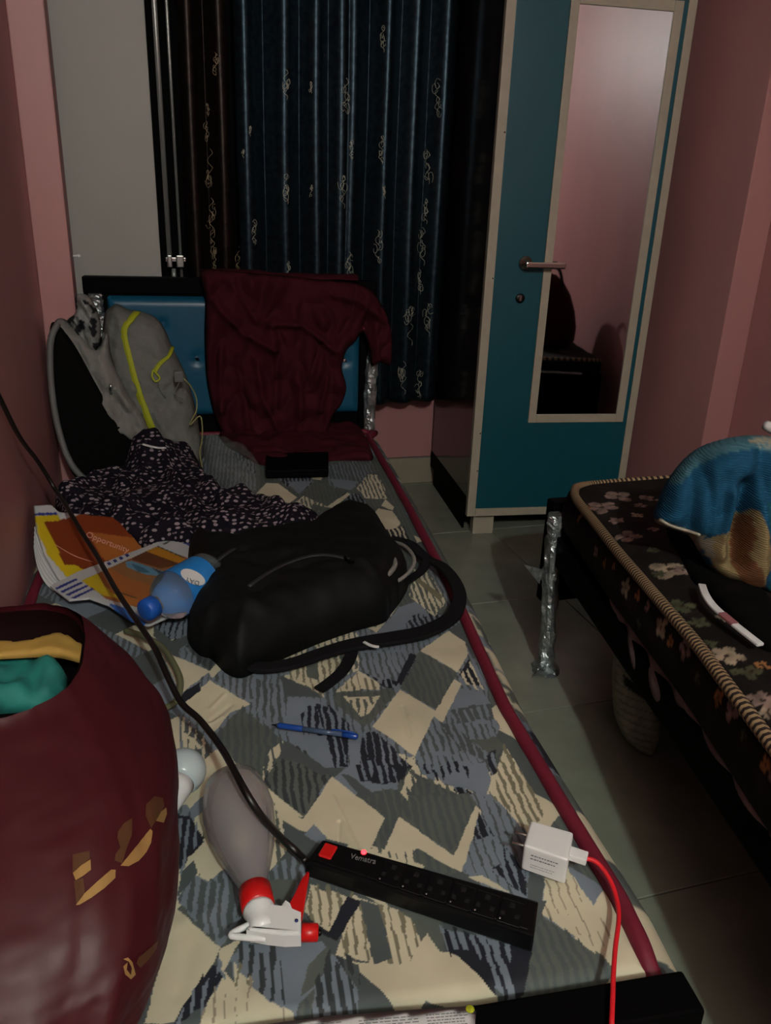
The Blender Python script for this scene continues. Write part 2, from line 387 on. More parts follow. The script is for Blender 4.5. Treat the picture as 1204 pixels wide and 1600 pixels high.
# white shutter leaf with rails
d1 = struct('door_1', wbox(-.27, .068, 3.20, 3.235, .02, 2.5, .003), M['white_leaf'])
bmobj('door_frame', wbox(.068, .19, 3.21, 3.26, .02, 2.5, .002), M['black'], d1)
Yr = 3.18
for (x, r, z0) in ((.100, .009, 1.03),):
    lathe('rail', [(0, r), (1.6, r)], (x, Yr, z0), VZ, M['alu'], d1, 12)
lathe('rail', [(0, .0055), (1.72, .0055)], (.140, Yr, .92), VZ, M['alu'], d1, 12)
lathe('rail', [(0, .008), (.05, .008)], (.112, Yr, .93), VZ, M['alu'], d1, 12)
bmobj('bolt', wbox(.085, .158, 3.155, 3.195, 1.005, 1.022, .003), M['chrome'], d1)
bm = wbox(.090, .108, 3.15, 3.19, .985, 1.03, .004); wbox(.122, .150, 3.15, 3.19, .985, 1.03, .004, bm); bmobj('bolt_bracket', bm, M['chrome'], d1)
# lamp on the wall behind the camera
LB = Vector(LAMP)-Vector((0, .05, 0)); wl_ = empty('wall_lamp', (LAMP[0], YB, LAMP[2]), 'white lamp holder with a lit bulb, high on the pink wall behind the viewer', 'lamp')
lathe('holder', [(0, .05), (.012, .05), (.014, .024), (.045, .02)], (LAMP[0], YB, LAMP[2]), VY, M['whitep'], wl_, 20)
lathe('bulb', [(.045, .014), (.055, .02), (.07, .022), (.085, .016), (.09, .002)], (LAMP[0], YB, LAMP[2]), VY, M['tubeglow'], wl_, 20)
# hook on the left wall
nl = empty('wall_nail', at(114, 400, X=PL[0]+.004), 'tiny white knob stuck on the pink pier beside the white leaf', 'hook')
lathe('knob', [(0, .004), (.012, .004), (.014, .006), (.02, .005), (.021, .001)], at(114, 400, X=PL[0]), VX, M['whitep'], nl, 10)
# ------------------------------------------------------------------ curtains
def curtain(name, crests, x0, x1, Y0, ztop, zb, mats, label, amp):
    n = int((x1-x0)/.0045); nz = 60; V = []; Fc = []
    cx = [at(c, 200, Y=Y0).x for c in crests]
    for j in range(nz+1):
        t = j/nz
        for i in range(n+1):
            x = x0+(x1-x0)*i/n; h = -9
            for k, c in enumerate(cx):
                ww = .0095+.002*sin(k*2.3); xx = x-c-.006*sin(t*5+k*1.7)*t
                a_ = .024+.4*(ww-.0095); h = max(h, 1-1.2*(sqrt(xx*xx+a_*a_)-a_)/amp)
            h = max(h, -1.9); z = ztop-(ztop-zb(x))*t
            y = Y0-amp*h+.004*sin(x*23+1.3)+.006*mnoise.noise(Vector((x*7, z*1.5, 0)))
            if x1-x < .03: y += (.03-(x1-x))*1.2
            V.append((x+.01*mnoise.noise(Vector((x*3, z*1.2, 5)))*t, y, z))
    for j in range(nz):
        for i in range(n): a = j*(n+1)+i; Fc.append((a, a+1, a+n+2, a+n+1))
    o = mk(name, V, Fc, mats, None, True); s = o.modifiers.new('s', 'SOLIDIFY'); s.thickness = .002
    return tag(o, label, 'curtain')
cb = curtain('curtain', [383, 445, 492, 530, 548, 600, 645, 688], .368, 1.235, 3.26, 2.4, lambda x: .405+.03*(x-.37), M['blue_curtain'], 'dark blue satin curtain with pale vine embroidery beside the wardrobe', .034)
cw = curtain('curtain', [345, 300], .165, .375, 3.22, 2.4, lambda x: .40, M['brown_curtain'], 'blackish brown curtain with gold embroidery beside the white leaf', .03)
rd = lathe('curtain_rod', [(0, .012), (1.2, .012)], (.12, 3.27, 2.41), VX, M['steel'], None, 12); tag(rd, 'steel rod above the window carrying both curtains', 'curtain rod')
rg = random.Random(3)
def motif(V, Fc, o, x, y, s, chain=False):
    for q in range(5 if not chain else 3):
        a = rg.uniform(0, 6.28); r = s*rg.uniform(.12, .28); cx = x+rg.uniform(-.2, .2)*s; cy = y+rg.uniform(-.9, .9)*s; tw = rg.choice((-1, 1))
        P = [(cx+cos(a+tw*t*1.1)*r*(1-t*.11)*.8, cy+sin(a+tw*t*1.1)*r*(1-t*.11)*1.6) for t in range(6)]
        H = hits([o], P, .002, 2)
        if len(H) > 3 and max((H[i]-H[i+1]).length for i in range(len(H)-1)) < .05: tube('', H, .0011, None, seg=4, n=1, V=V, Fc=Fc)
    P = [(x+sin(t*1.9)*s*.16, y-s+2*s*t/8) for t in range(9)]; H = hits([o], P, .002, 2)
    if len(H) > 3 and max((H[i]-H[i+1]).length for i in range(len(H)-1)) < .05: tube('', H, .0011, None, seg=4, n=1, V=V, Fc=Fc)
V, Fc = [], []
for (x, y, s) in [(446, 132, 24), (447, 295, 24), (540, 150, 28), (535, 300, 26), (598, 62, 20), (595, 235, 22), (590, 385, 26), (396, 365, 18), (683, 155, 26), (668, 262, 26), (660, 385, 30), (655, 440, 20), (486, 137, 9), (486, 298, 9), (545, 415, 22), (450, 420, 12), (640, 510, 30), (668, 500, 26), (630, 590, 26), (655, 600, 22), (390, 205, 8), (665, 330, 20), (548, 235, 14), (600, 300, 10), (380, 240, 7), (585, 620, 18)]: motif(V, Fc, cb, x, y, s)
tag(mk('embroidery', V, Fc, M['gold_thread'], cb, True), kind='stuff')
V, Fc = [], []
for (x, y, s) in [(336, 100, 18), (322, 205, 16), (328, 262, 30), (330, 335, 26), (332, 380, 26), (336, 405, 14), (372, 405, 20), (325, 172, 9)]: motif(V, Fc, cw, x, y, s)
tag(mk('embroidery', V, Fc, M['brown_thread'], cw, True), kind='stuff')
# ------------------------------------------------------------------ wardrobe
A = Vector((1.165, 2.69, 0)); B = Vector((1.809, 2.612, 0)); ea = (B-A).normalized(); en = Vector((-.12024, -.99274, 0)); W = .649
Wd = empty('wardrobe', A, 'narrow dark brown wardrobe with one teal mirrored door and cream edging', 'wardrobe')
def wf(s0, s1, z0, z1, n0, n1, bev=.002, bm=None): return frame_box(A, ea, VZ, en, s0, s1, z0, z1, n0, n1, bev, 2, bm)
bmobj('body', wf(0.002, W-.002, .09, 2.15, -.66, -.022, .002), M['brown_lam'], Wd)
bmobj('door', wf(.033, W-.03, .122, 2.12, -.022, -.001, .002), M['teal'], Wd)
bm = wf(0, .033, .09, 2.15, -.024, .002); wf(W-.03, W, .09, 2.15, -.024, .002, .002, bm); wf(.033, W-.03, .09, .122, -.024, .002, .002, bm); wf(.033, W-.03, 2.118, 2.15, -.024, .002, .002, bm)
bmobj('edge_trim', bm, M['cream_trim'], Wd)
def qd(c, n0, n1, bev=0):
    """slanted four-sided panel on the door front"""
    bm = bmesh.new(); v = [bm.verts.new(A+ea*s+VZ*z+en*n) for n in (n0, n1) for s, z in c]
    for f in ((0, 1, 2, 3), (7, 6, 5, 4), (0, 4, 5, 1), (1, 5, 6, 2), (2, 6, 7, 3), (3, 7, 4, 0)): bm.faces.new([v[i] for i in f])
    bmesh.ops.recalc_face_normals(bm, faces=bm.faces); return bm
bmobj('mirror', wf(.235, .58, .495, 1.855, -.001, .003, .0005), M['mirror'], Wd)
fm = []
for (s0, s1, z0, z1) in ((.212, .242, .472, 1.885), (.568, .60, .472, 1.885), (.242, .568, .472, .504), (.242, .568, 1.853, 1.885)):
    bmobj('mirror_frame', wf(s0, s1, z0, z1, -.001, .008, .002), M['cream_trim'], Wd)
hd = lathe('handle', [(0, .024), (.006, .025), (.010, .022), (.012, .012), (.045, .010)], A+ea*.143+VZ*1.055, en, M['steel'], Wd, 24)
frame = frame_box(A+ea*.143+VZ*1.05+en*.045, ea, VZ, en, -.012, .135, -.010, .012, -.007, .007, .005); bmobj('lever', frame, M['steel'], hd)
lk = lathe('lock', [(0, .017), (.004, .017), (.006, .013)], A+ea*.136+VZ*.933, en, M['dark_metal'], Wd, 20)
bmobj('keyhole', frame_box(A+ea*.136+VZ*.933, ea, VZ, en, -.004, .004, -.009, .009, .006, .0075), M['steel'], lk)
for (s, n) in ((.038, -.03), (W-.13, -.03), (.038, -.62), (W-.13, -.62)):
    bmobj('leg', wf(s, s+.085, 0, .09, n-.045, n, .003), M['cream_trim'] if n > -.1 else M['brown_lam'], Wd)
bm = wf(-.001, .003, .09, .16, -.66, -.03); wf(.012, .02, 0.0, .09, -.64, -.1, 0, bm); bmobj('plinth', bm, M['black'], Wd)
for z in (.28, .43, 1.0, 1.47): lathe('pin', [(0, .003), (.003, .002)], A+ea*.028+VZ*z+en*.002, en, M['dark_metal'], Wd, 8)
# ------------------------------------------------------------------ left bed
RE = [(.475, .50), (.492, .60), (.501, .74), (.520, .991), (.590, 1.424), (.655, 1.95), (.727, 2.614), (.735, 2.68)]
OFF = (-.865, .085)
def leftx(x): return max(x+OFF[0], -.262)
def redge(t):
    Y = .50+(2.68-.50)*t
    xs = np.interp(Y, [p[1] for p in RE], [p[0] for p in RE]); return xs, Y
PAL = dict(c=(.50, .47, .34), b=(.15, .185, .225), s=(.062, .078, .080), g=(.082, .100, .088), n=(.008, .010, .018), o=(.16, .15, .10), d=(.028, .036, .040), t=(.25, .22, .16))
Z = dict(A=(240, 960, 3.7625), B=(520, 960, 3.7625), C=(220, 1240, 3.54), D=(500, 1240, 2.408), E=(400, 700, 3.7625), F=(260, 1150, 3.01), G=(280, 760, 2.508), H=(0, 740, 2.675), K=(280, 650, 2.867))
PAT = [
 # zoom, fill, hatch colour or '', duty, points
 ('K','s','b',.4,[(0,60),(480,60),(480,330),(150,330),(0,230)]), ('K','b','n',.4,[(240,140),(330,160),(400,250),(330,260),(250,180)]),
 ('E','s','g',.5,[(0,60),(760,60),(1000,700),(1150,978),(0,978)]),
 ('E','b','n',.55,[(90,130),(330,150),(340,230),(180,230)]), ('E','b','',0,[(180,200),(330,190),(250,270)]), ('E','c','',0,[(320,150),(410,150),(380,185),(330,180)]),
 ('E','g','s',.45,[(330,200),(450,200),(540,260),(420,345),(310,290),(270,260)]), ('E','s','b',.35,[(425,100),(670,60),(700,150),(600,230),(480,240),(420,200)]),
 ('E','b','',0,[(430,180),(600,200),(560,250),(470,230)]), ('E','b','',0,[(470,320),(590,320),(590,362),(440,352)]), ('E','n','b',.4,[(500,270),(600,270),(710,380),(600,370)]),
 ('E','c','s',.4,[(590,240),(655,155),(710,160),(760,250),(770,300),(640,290)]), ('E','c','',0,[(535,262),(552,272),(450,358),(415,350)]),
 ('E','c','g',.42,[(280,280),(420,350),(300,405),(225,385),(220,330)]), ('E','g','s',.3,[(330,330),(420,352),(330,395)]), ('E','c','',0,[(60,205),(130,210),(240,290),(200,325),(130,320),(90,290),(0,270)]),
 ('E','c','',0,[(665,400),(720,350),(800,365),(850,440),(800,490),(740,470)]), ('E','c','',0,[(735,335),(760,300),(812,345),(800,362)]), ('E','n','c',.4,[(750,480),(870,460),(905,545),(800,540)]),
 # mid bed
 ('G','b','s',.3,[(0,470),(780,470),(1204,700),(1204,1054),(0,1054)]),
 ('G','s','',0,[(690,490),(860,455),(760,570)]), ('G','c','',0,[(590,520),(690,495),(770,548),(832,448),(860,462),(772,572),(690,520),(600,545)]), ('G','b','',0,[(775,575),(860,470),(945,445),(985,520),(830,575)]),
 ('G','b','n',.5,[(885,520),(1010,490),(1015,540),(890,565)]), ('G','c','g',.45,[(915,330),(965,325),(1045,450),(1000,510),(900,430)]), ('G','o','',0,[(920,370),(940,365),(1030,430),(1020,450)]),
 ('G','c','g',.5,[(480,550),(680,520),(665,600),(540,640),(500,600)]), ('G','c','g',.45,[(330,640),(480,570),(500,645),(410,690)]),
 ('G','c','g',.5,[(540,660),(700,640),(730,700),(560,790),(520,720)]), ('G','c','n',.3,[(430,730),(560,700),(560,815),(470,780)]),
 ('G','n','b',.45,[(880,700),(930,650),(935,675),(870,780),(850,775)]),
 # A
 ('A','s','d',.5,[(240,100),(320,110),(460,230),(320,340),(190,190)]), ('A','b','n',.3,[(0,30),(190,30),(190,110),(90,150),(0,60)]), ('A','s','',0,[(0,60),(110,150),(240,100),(250,130),(100,240),(0,120)]),
 ('A','c','',0,[(0,130),(100,240),(330,340),(160,470),(60,260)]), ('A','b','s',.5,[(330,385),(530,320),(640,380),(590,500),(560,500)]),
 ('A','c','',0,[(330,390),(570,520),(450,570),(340,715),(185,515)]), ('A','c','',0,[(320,345),(440,220),(475,250),(345,378)]), ('A','n','',0,[(140,490),(270,400),(275,450),(160,530)]),
 ('A','b','s',.45,[(580,430),(740,420),(850,640),(700,660),(600,560)]), ('A','s','',0,[(740,360),(800,350),(1000,495),(770,485)]), ('A','c','o',.3,[(760,350),(900,330),(1010,400),(1000,490),(880,420)]),
 ('A','b','',0,[(790,490),(960,500),(1100,620),(1150,900),(1000,900),(840,770),(770,640)]), ('A','b','n',.5,[(860,560),(970,500),(1000,680),(880,680)]),
 ('A','n','b',.32,[(950,520),(1030,535),(1150,650),(1140,900),(1060,890),(1010,700)]),
 ('A','g','s',.5,[(520,540),(760,740),(700,820),(640,990),(400,820),(350,720)]), ('A','c','s',.3,[(690,800),(760,740),(800,770),(740,840),(680,960),(640,1000),(640,900)]),
 ('A','g','d',.5,[(765,740),(830,770),(1040,940),(960,1060),(890,1195),(700,1080),(640,1000),(740,840)]), ('A','s','',0,[(765,740),(830,770),(1040,940),(980,950),(860,880),(740,850)]),
 ('A','s','c',.3,[(160,620),(280,700),(350,820),(270,890),(160,740)]), ('A','c','g',.35,[(160,690),(230,720),(290,790),(170,790)]),
 ('A','c','g',.45,[(640,210),(870,100),(870,190),(750,285),(690,240)]), ('A','c','g',.35,[(900,85),(1030,20),(1150,20),(1204,130),(980,200),(890,170)]), ('A','c','o',.35,[(820,250),(960,230),(1140,280),(1000,480),(800,370)]), ('A','g','',0,[(890,240),(960,230),(970,390),(900,370)]),
 ('A','c','o',.2,[(1060,460),(1204,340),(1204,460)]), ('A','c','',0,[(350,810),(380,790),(560,950),(520,970),(420,1010),(300,1050),(200,1140),(160,1100),(250,900)]), ('A','b','s',.4,[(90,1100),(200,1110),(250,1150),(240,1204),(90,1204)]),
 ('A','c','',0,[(640,1000),(880,1195),(760,1204),(680,1110),(630,1020)]),
 # B
 ('B','b','s',.35,[(150,230),(320,210),(520,210),(400,400),(360,450),(250,370),(150,330)]), ('B','n','b',.5,[(150,325),(260,370),(390,390),(350,450),(270,400)]), ('B','n','',0,[(455,220),(495,240),(405,400),(370,400)]),
 ('B','g','s',.5,[(500,235),(520,220),(735,340),(615,565),(395,435)]), ('B','c','',0,[(680,92),(775,160),(797,230),(735,338),(512,210)]), ('B','n','c',.5,[(740,350),(800,260),(880,430),(780,400)]),
 ('B','b','',0,[(740,430),(870,460),(930,525),(690,560)]), ('B','s','b',.35,[(690,560),(920,525),(950,620),(690,650)]), ('B','s','b',.4,[(640,640),(700,640),(930,850),(760,880),(700,760)]), ('B','b','s',.4,[(770,640),(950,615),(985,670),(925,768),(830,715)]),
 ('B','g','',0,[(945,720),(1010,770),(960,850),(800,740),(900,740)]), ('B','b','s',.45,[(560,640),(640,660),(770,810),(480,870),(500,760)]), ('B','b','s',.3,[(480,830),(770,810),(890,870),(640,960),(520,940)]),
 ('B','b','',0,[(600,920),(890,870),(930,980),(890,1090),(780,1020),(660,1000)]), ('B','b','n',.45,[(520,900),(790,870),(790,940),(560,960)]),
 ('B','n','b',.28,[(180,700),(240,680),(400,840),(470,880),(400,965),(130,900)]), ('B','b','',0,[(90,700),(160,720),(160,900),(400,970),(335,1130),(190,1020),(100,900)]), ('B','n','b',.35,[(130,890),(400,880),(395,990),(160,990)]), ('B','n','',0,[(350,880),(470,880),(400,975)]),
 ('B','s','g',.5,[(440,900),(600,980),(830,1100),(720,1204),(380,1204),(340,1140)]), ('B','c','s',.3,[(450,920),(490,960),(440,1090),(400,1045)]),
 ('B','c','o',.4,[(950,920),(1010,775),(1204,1080),(1204,1204),(960,1110)]), ('B','n','b',.3,[(900,830),(960,810),(960,930),(930,950)]), ('B','n','b',.35,[(700,1015),(780,1010),(940,1130),(930,1204),(850,1150)]), ('B','s','',0,[(45,940),(95,940),(340,1130),(310,1180),(200,1120)]),
 ('B','c','o',.25,[(60,440),(150,330),(265,395),(280,440)]), ('B','g','s',.4,[(0,460),(350,430),(370,470),(230,620),(190,670),(60,560),(0,500)]), ('B','c','g',.4,[(60,490),(280,480),(210,590),(160,600)]),
 ('B','c','',0,[(395,440),(605,575),(485,832),(232,662)]), ('B','c','',0,[(600,572),(712,378),(757,405),(642,642),(585,602)]),
 # near bed
 ('D','b','s',.25,[(520,0),(640,0),(800,160),(830,460),(700,400),(530,290)]), ('D','g','s',.5,[(330,0),(560,0),(590,45),(500,222),(300,85)]), ('D','s','g',.3,[(130,0),(300,-20),(300,85),(240,210),(170,190)]), ('D','g','s',.4,[(340,200),(400,200),(530,290),(460,310),(350,250)]),
 ('D','c','s',.25,[(270,190),(370,190),(340,270),(250,240)]), ('D','c','',0,[(297,82),(502,226),(585,43),(606,65),(532,292),(430,245),(370,205),(290,225),(243,215)]),
 ('D','n','b',.3,[(580,130),(600,70),(655,150),(580,175)]), ('D','n','b',.3,[(645,290),(700,270),(690,190),(775,290),(775,390),(720,350)]), ('D','c','',0,[(560,310),(610,303),(715,372),(650,352)]),
 ('D','c','o',.42,[(640,0),(800,0),(850,75),(780,150),(700,60)]), ('D','s','',0,[(785,290),(850,320),(822,450),(780,390)]), ('D','c','t',.12,[(850,315),(930,285),(1080,490),(1058,610),(828,440)]),
 ('D','g','s',.45,[(820,450),(1058,610),(1140,690),(600,860),(680,775),(760,735)]), ('D','c','',0,[(1065,700),(1130,645),(1150,720)]),
 ('D','s','',0,[(0,420),(850,400),(720,780),(350,860),(0,860)]), ('D','g','',0,[(100,400),(460,470),(470,600),(350,600)]),
 ('D','c','o',.35,[(60,600),(120,390),(235,415),(335,460),(380,560),(330,720),(200,650),(150,640)]), ('D','c','',0,[(60,595),(130,640),(330,650),(380,560),(402,527),(450,600),(495,598),(640,715),(690,775),(590,792),(400,772),(350,828),(300,820)]), ('D','s','',0,[(150,400),(222,425),(272,622),(200,652)]),
 ('D','b','n',.4,[(445,495),(735,568),(760,740),(735,770),(640,720),(600,640),(480,590)]), ('D','n','',0,[(490,590),(585,590),(612,642),(665,745),(640,730)]), ('D','n','',0,[(730,560),(805,550),(768,738),(745,740),(715,650)]),
 ('F','s','',0,[(440,280),(700,470),(640,560),(500,600)]), ('F','c','',0,[(430,230),(640,400),(780,190),(1028,385),(955,540),(750,485),(690,470),(610,440),(440,330)]), ('F','b','',0,[(690,420),(750,480),(730,520),(650,470)]),
 ('F','c','g',.4,[(470,340),(540,360),(560,560),(480,650)]), ('F','g','',0,[(470,680),(620,680),(570,790),(480,790)]), ('F','c','o',.4,[(680,700),(850,760),(760,930),(650,840)]), ('F','n','',0,[(650,845),(760,928),(850,760),(915,780),(800,970),(730,940)]),
 ('F','b','s',.5,[(130,640),(300,720),(380,830),(250,992),(50,760)]), ('F','n','b',.4,[(0,350),(110,370),(180,480),(100,590),(70,640),(0,480)]), ('F','c','',0,[(100,580),(165,515),(175,590),(120,650)]), ('F','s','',0,[(70,640),(130,590),(150,650),(50,760)]),
 ('C','c','',0,[(190,630),(440,852),(400,930),(240,1180),(180,1275),(20,1275),(100,960)]), ('C','c','',0,[(438,855),(568,790),(500,900),(452,992),(428,960)]), ('C','n','b',.4,[(400,928),(455,990),(330,1210),(180,1275),(240,1160),(300,1080)]), ('C','s','',0,[(455,990),(500,918),(520,1055)]),
 ('C','b','',0,[(560,800),(1000,825),(1035,870),(900,1100),(860,1230),(730,1185),(510,930)]), ('C','b','d',.5,[(555,830),(760,850),(800,1190),(720,1185),(505,925)]), ('C','c','o',.35,[(455,1000),(520,1055),(510,935),(620,1060),(560,1150),(480,1110)]),
 ('C','c','t',.1,[(452,992),(520,1060),(600,1070),(730,1182),(870,1240),(870,1290),(310,1290)]), ('C','g','',0,[(1030,850),(1060,920),(950,1080),(880,1130),(930,950)]), ('C','b','d',.45,[(1060,900),(1200,1020),(1204,1290),(930,1290),(960,1100)]), ('C','s','d',.5,[(1065,890),(1204,960),(1204,1100)]),
]
def vnoise(x, y, seed=0):
    xi = np.floor(x).astype(np.int64); yi = np.floor(y).astype(np.int64); fx = x-xi; fy = y-yi; fx = fx*fx*(3-2*fx); fy = fy*fy*(3-2*fy)
    def h(a, b):
        n = (a*374761393+b*668265263+seed*982451653) & 0xffffffff; n = ((n ^ (n >> 13))*1274126177) & 0xffffffff; return ((n ^ (n >> 16)) & 0xffff)/65535.
    return (h(xi, yi)*(1-fx)+h(xi+1, yi)*fx)*(1-fy)+(h(xi, yi+1)*(1-fx)+h(xi+1, yi+1)*fx)*fy
def hmask(X, Y, duty, seed, p=.0115):
    u = X*.992-Y*.127; v = X*.127+Y*.992
    uu = u+.004*(vnoise(v*45, u*30, seed)-.5)+.002*(vnoise(v*150, u*60, seed+5)-.5)
    d = duty+.5*(vnoise(v*38, np.floor(uu/p)*3.7, seed+9)-.5)
    return (uu/p-np.floor(uu/p)) < d
def jit(X, Y, seed, a=.016, p=.0115):
    u = X*.992-Y*.127; j = (vnoise(np.floor(u/p)*1.37, np.zeros_like(u)+.5, seed)-.5)*2*a
    return X+.127*j, Y+.992*j
def sheetcolors(X, Y):
    # diamonds of the repeat where the photograph does not reach, then the print as seen
    u = X*.992-Y*.127; v = X*.127+Y*.992; k = .135
    ci = np.floor((u+v)/k).astype(int); cj = np.floor((u-v)/k).astype(int); hs = ((ci*73856093) ^ (cj*19349663)) % 7
    C = np.zeros((len(X), 3)); names = 'sbcgsbc'
    for q in range(7): C[hs == q] = PAL[names[q]]
    hm = hmask(X, Y, .45, 3); C[hm & ((hs == 1) | (hs == 4))] = PAL['s']; C[hm & (hs == 3)] = PAL['s']
    for n, (z, c, hc, duty, pts) in enumerate(PAT):
        zx, zy, s = Z[z]; poly = [(lambda q: (q.x, q.y))(at(zx+a/s, zy+b/s, z=BEDZ)) for a, b in pts]
        xs = [p[0] for p in poly]; ys = [p[1] for p in poly]
        bb = np.nonzero((X > min(xs)-.03) & (X < max(xs)+.03) & (Y > min(ys)-.03) & (Y < max(ys)+.03))[0]
        if not len(bb): continue
        x, y = X[bb], Y[bb]
        wob = .0022; x2 = x+wob*(vnoise(x*90, y*90, n)-.5); y2 = y+wob*(vnoise(x*90, y*90, n+50)-.5)
        if hc: xj, yj = jit(x2, y2, n, .006); C[bb[inpoly(xj, yj, poly)]] = PAL[c]
        else: C[bb[inpoly(x2, y2, poly)]] = PAL[c]
        if hc:
            xj, yj = jit(x, y, n+100, .018); mk_ = inpoly(xj, yj, poly) & hmask(x, y, duty, n); C[bb[mk_]] = PAL[hc]
    # faint soiling
    st = vnoise(X*7, Y*7, 77)*.6+vnoise(X*22, Y*22, 78)*.4
    C *= (1-.16*np.clip(st-.45, 0, 1)*2)[:, None]
    return C
Mt = empty('mattress', (.2, 1.6, .36), 'thin mattress in a grey blue and cream abstract diamond print with maroon piping', 'mattress')
NS, NT = 500, 1000
tt = (np.linspace(0, 1, NT+1))**1.35; ss = np.linspace(0, 1, NS+1)
EX, EY = redge(tt)
LX = np.maximum(EX+OFF[0], -.262); GX = EX[:, None]+(LX-EX)[:, None]*(1-ss)[None, :]; GY = EY[:, None]+OFF[1]*(1-ss)[None, :]
X, Y = GX.ravel(), GY.ravel()
edge = np.minimum(np.minimum(ss, 1-ss)[None, :]*.865, np.minimum(tt, 1-tt)[:, None]*2.18); prof = np.sqrt(np.clip(1-(1-np.clip(edge/.02, 0, 1))**2, 0, 1))
wr = (vnoise(X*9, Y*9, 1)-.5)*.006+(vnoise(X*23+Y*9, Y*20, 2)-.5)*.0022
def crease(x0, y0, x1, y1, a, wd):
    a0 = at(x0, y0, z=BEDZ); a1 = at(x1, y1, z=BEDZ); return a*np.exp(-(segdist(X, Y, [(a0.x, a0.y), (a1.x, a1.y)], False)/wd)**2)
for q in ((628, 1105, 640, 1150, -.002, .004), (640, 1120, 655, 1140, .0016, .004), (330, 1105, 350, 1085, .002, .004), (345, 1120, 320, 1135, .002, .004), (360, 1100, 330, 1125, -.002, .005), (530, 1285, 528, 1315, -.0016, .003), (300, 1480, 280, 1550, -.002, .01), (270, 1450, 330, 1420, .002, .01), (400, 1560, 480, 1590, .003, .012), (720, 1010, 735, 1030, .0015, .004), (870, 1340, 930, 1400, .002, .012), (520, 1245, 560, 1330, .0012, .003)): wr = wr+crease(*q)
GZ = (BEDZ-.018*(1-prof)).ravel()+wr*prof.ravel()
me = bpy.data.meshes.new('top_panel'); nv = len(X); me.vertices.add(nv); me.vertices.foreach_set('co', np.stack([X, Y, GZ], 1).astype(np.float32).ravel())
ii = (np.arange(NT)[:, None]*(NS+1)+np.arange(NS)[None, :]).ravel(); q = np.stack([ii, ii+1, ii+NS+2, ii+NS+1], 1).astype(np.int32); nf = len(q)
me.loops.add(nf*4); me.loops.foreach_set('vertex_index', q.ravel()); me.polygons.add(nf); me.polygons.foreach_set('loop_start', np.arange(0, nf*4, 4, dtype=np.int32)); me.update(); me.validate()
ca = me.color_attributes.new('Col', 'FLOAT_COLOR', 'POINT'); ca.data.foreach_set('color', np.concatenate([sheetcolors(X, Y), np.ones((nv, 1))], 1).astype(np.float32).ravel())
link('top_panel', me, M['sheet'], Mt, True)
# mattress side with the same print
loop = [(EX[i]+.004, EY[i]) for i in range(0, NT+1, 4)]+[(EX[-1]+OFF[0]*k/40, EY[-1]+OFF[1]*k/40) for k in range(1, 41)]
loop += [(LX[i], EY[i]+OFF[1]) for i in range(NT, -1, -4)]+[(EX[0]+(LX[0]-EX[0])*(1-k/60), EY[0]+OFF[1]*(1-k/60)) for k in range(1, 60)]
V = []; Fc = []; nz = 22
for j in range(nz+1):
    t = j/nz; b = .052*sin(pi*t)**.5 if 0 < t < 1 else 0
    for i, p in enumerate(loop):
        a = loop[i-1]; c = loop[(i+1) % len(loop)]; n = Vector((c[1]-a[1], -(c[0]-a[0]), 0)); n = n.normalized() if n.length else n
        V.append((p[0]+n.x*b, p[1]+n.y*b, BEDZ-.014-.10*t))
nl_ = len(loop)
for j in range(nz):
    for i in range(nl_): a = j*nl_+i; b = j*nl_+(i+1) % nl_; Fc.append((a, a+nl_, b+nl_, b))
Fc.append(tuple(nz*nl_+i for i in range(nl_))[::-1])
Va = np.array(V); sc = sheetcolors(Va[:, 0]*1.0-.25-(BEDZ-Va[:, 2])*.9, Va[:, 1]+(BEDZ-Va[:, 2])*.4)
mk('side_panel', V, Fc, M['sheet'], Mt, True, None, sc)
pp = [(x+.003, y, BEDZ-.003-.02*max(0, (.525-y)/.03)) for x, y in zip(EX[::25], EY[::25])]
pl = pp+[(EX[-1]+OFF[0]*.5, EY[-1]+OFF[1]*.5, BEDZ-.003)]+[(x, y+OFF[1], BEDZ-.004) for x, y in zip(LX[::-50], EY[::-50])]+[(LX[0]+.02, EY[0]+OFF[1]-.004, BEDZ-.045), (EX[0]+OFF[0]*.4, EY[0]+OFF[1]*.4+.004, BEDZ-.045), (EX[0]-.02, EY[0]+.006, BEDZ-.04)]
tube('piping', pl, .0115, M['piping'], Mt, 10, 3, closed=True)
Bd = empty('single_bed', (.2, 1.6, 0), 'low single bed with black frame and teal buttoned headboard under the printed mattress', 'bed')
bl = Vector((.127, .992, 0)); 
def bedxy(s, t): x, y = redge(t); x = float(x); return (x+(leftx(x)-x)*(1-s), y+OFF[1]*(1-s))
bm = hexa([bedxy(.965, .03), bedxy(.99, .03), bedxy(.99, .985), bedxy(.965, .985)], .335, .24, .003)
bmobj('side_rail', bm, M['black_lam'], Bd)
bmobj('side_rail', hexa([bedxy(.01, .03), bedxy(.035, .03), bedxy(.035, .985), bedxy(.01, .985)], .335, .24, .003), M['black_lam'], Bd)
bmobj('bed_base', hexa([bedxy(.02, .03), bedxy(.98, .03), bedxy(.98, .985), bedxy(.02, .985)], .345, .325), M['black_lam'], Bd)
ft = [at(1051, 1520, z=.485), at(1079, 1566, z=.485)]; d_ = Vector((-.996, .088, 0))
fc = [ft[0], ft[1], ft[1]+d_*.75, ft[0]+d_*.75]; fc = [Vector((.497, .484, 0)), Vector((.492, .438, 0)), Vector((.492, .438, 0))+d_*.765, Vector((.497, .484, 0))+d_*.765]
bmobj('footboard', hexa(fc, .478, .22, .004), M['black_lam'], Bd)
for s in (.0, .945):
    for t in (.005, .955):
        c = bedxy(s, t); c2 = bedxy(s+.055, t); bmobj('leg', hexa([c, c2, (c2[0]+.005, c2[1]+.05), (c[0]+.005, c[1]+.05)], .325, 0, .003), M['black_lam'], Bd)
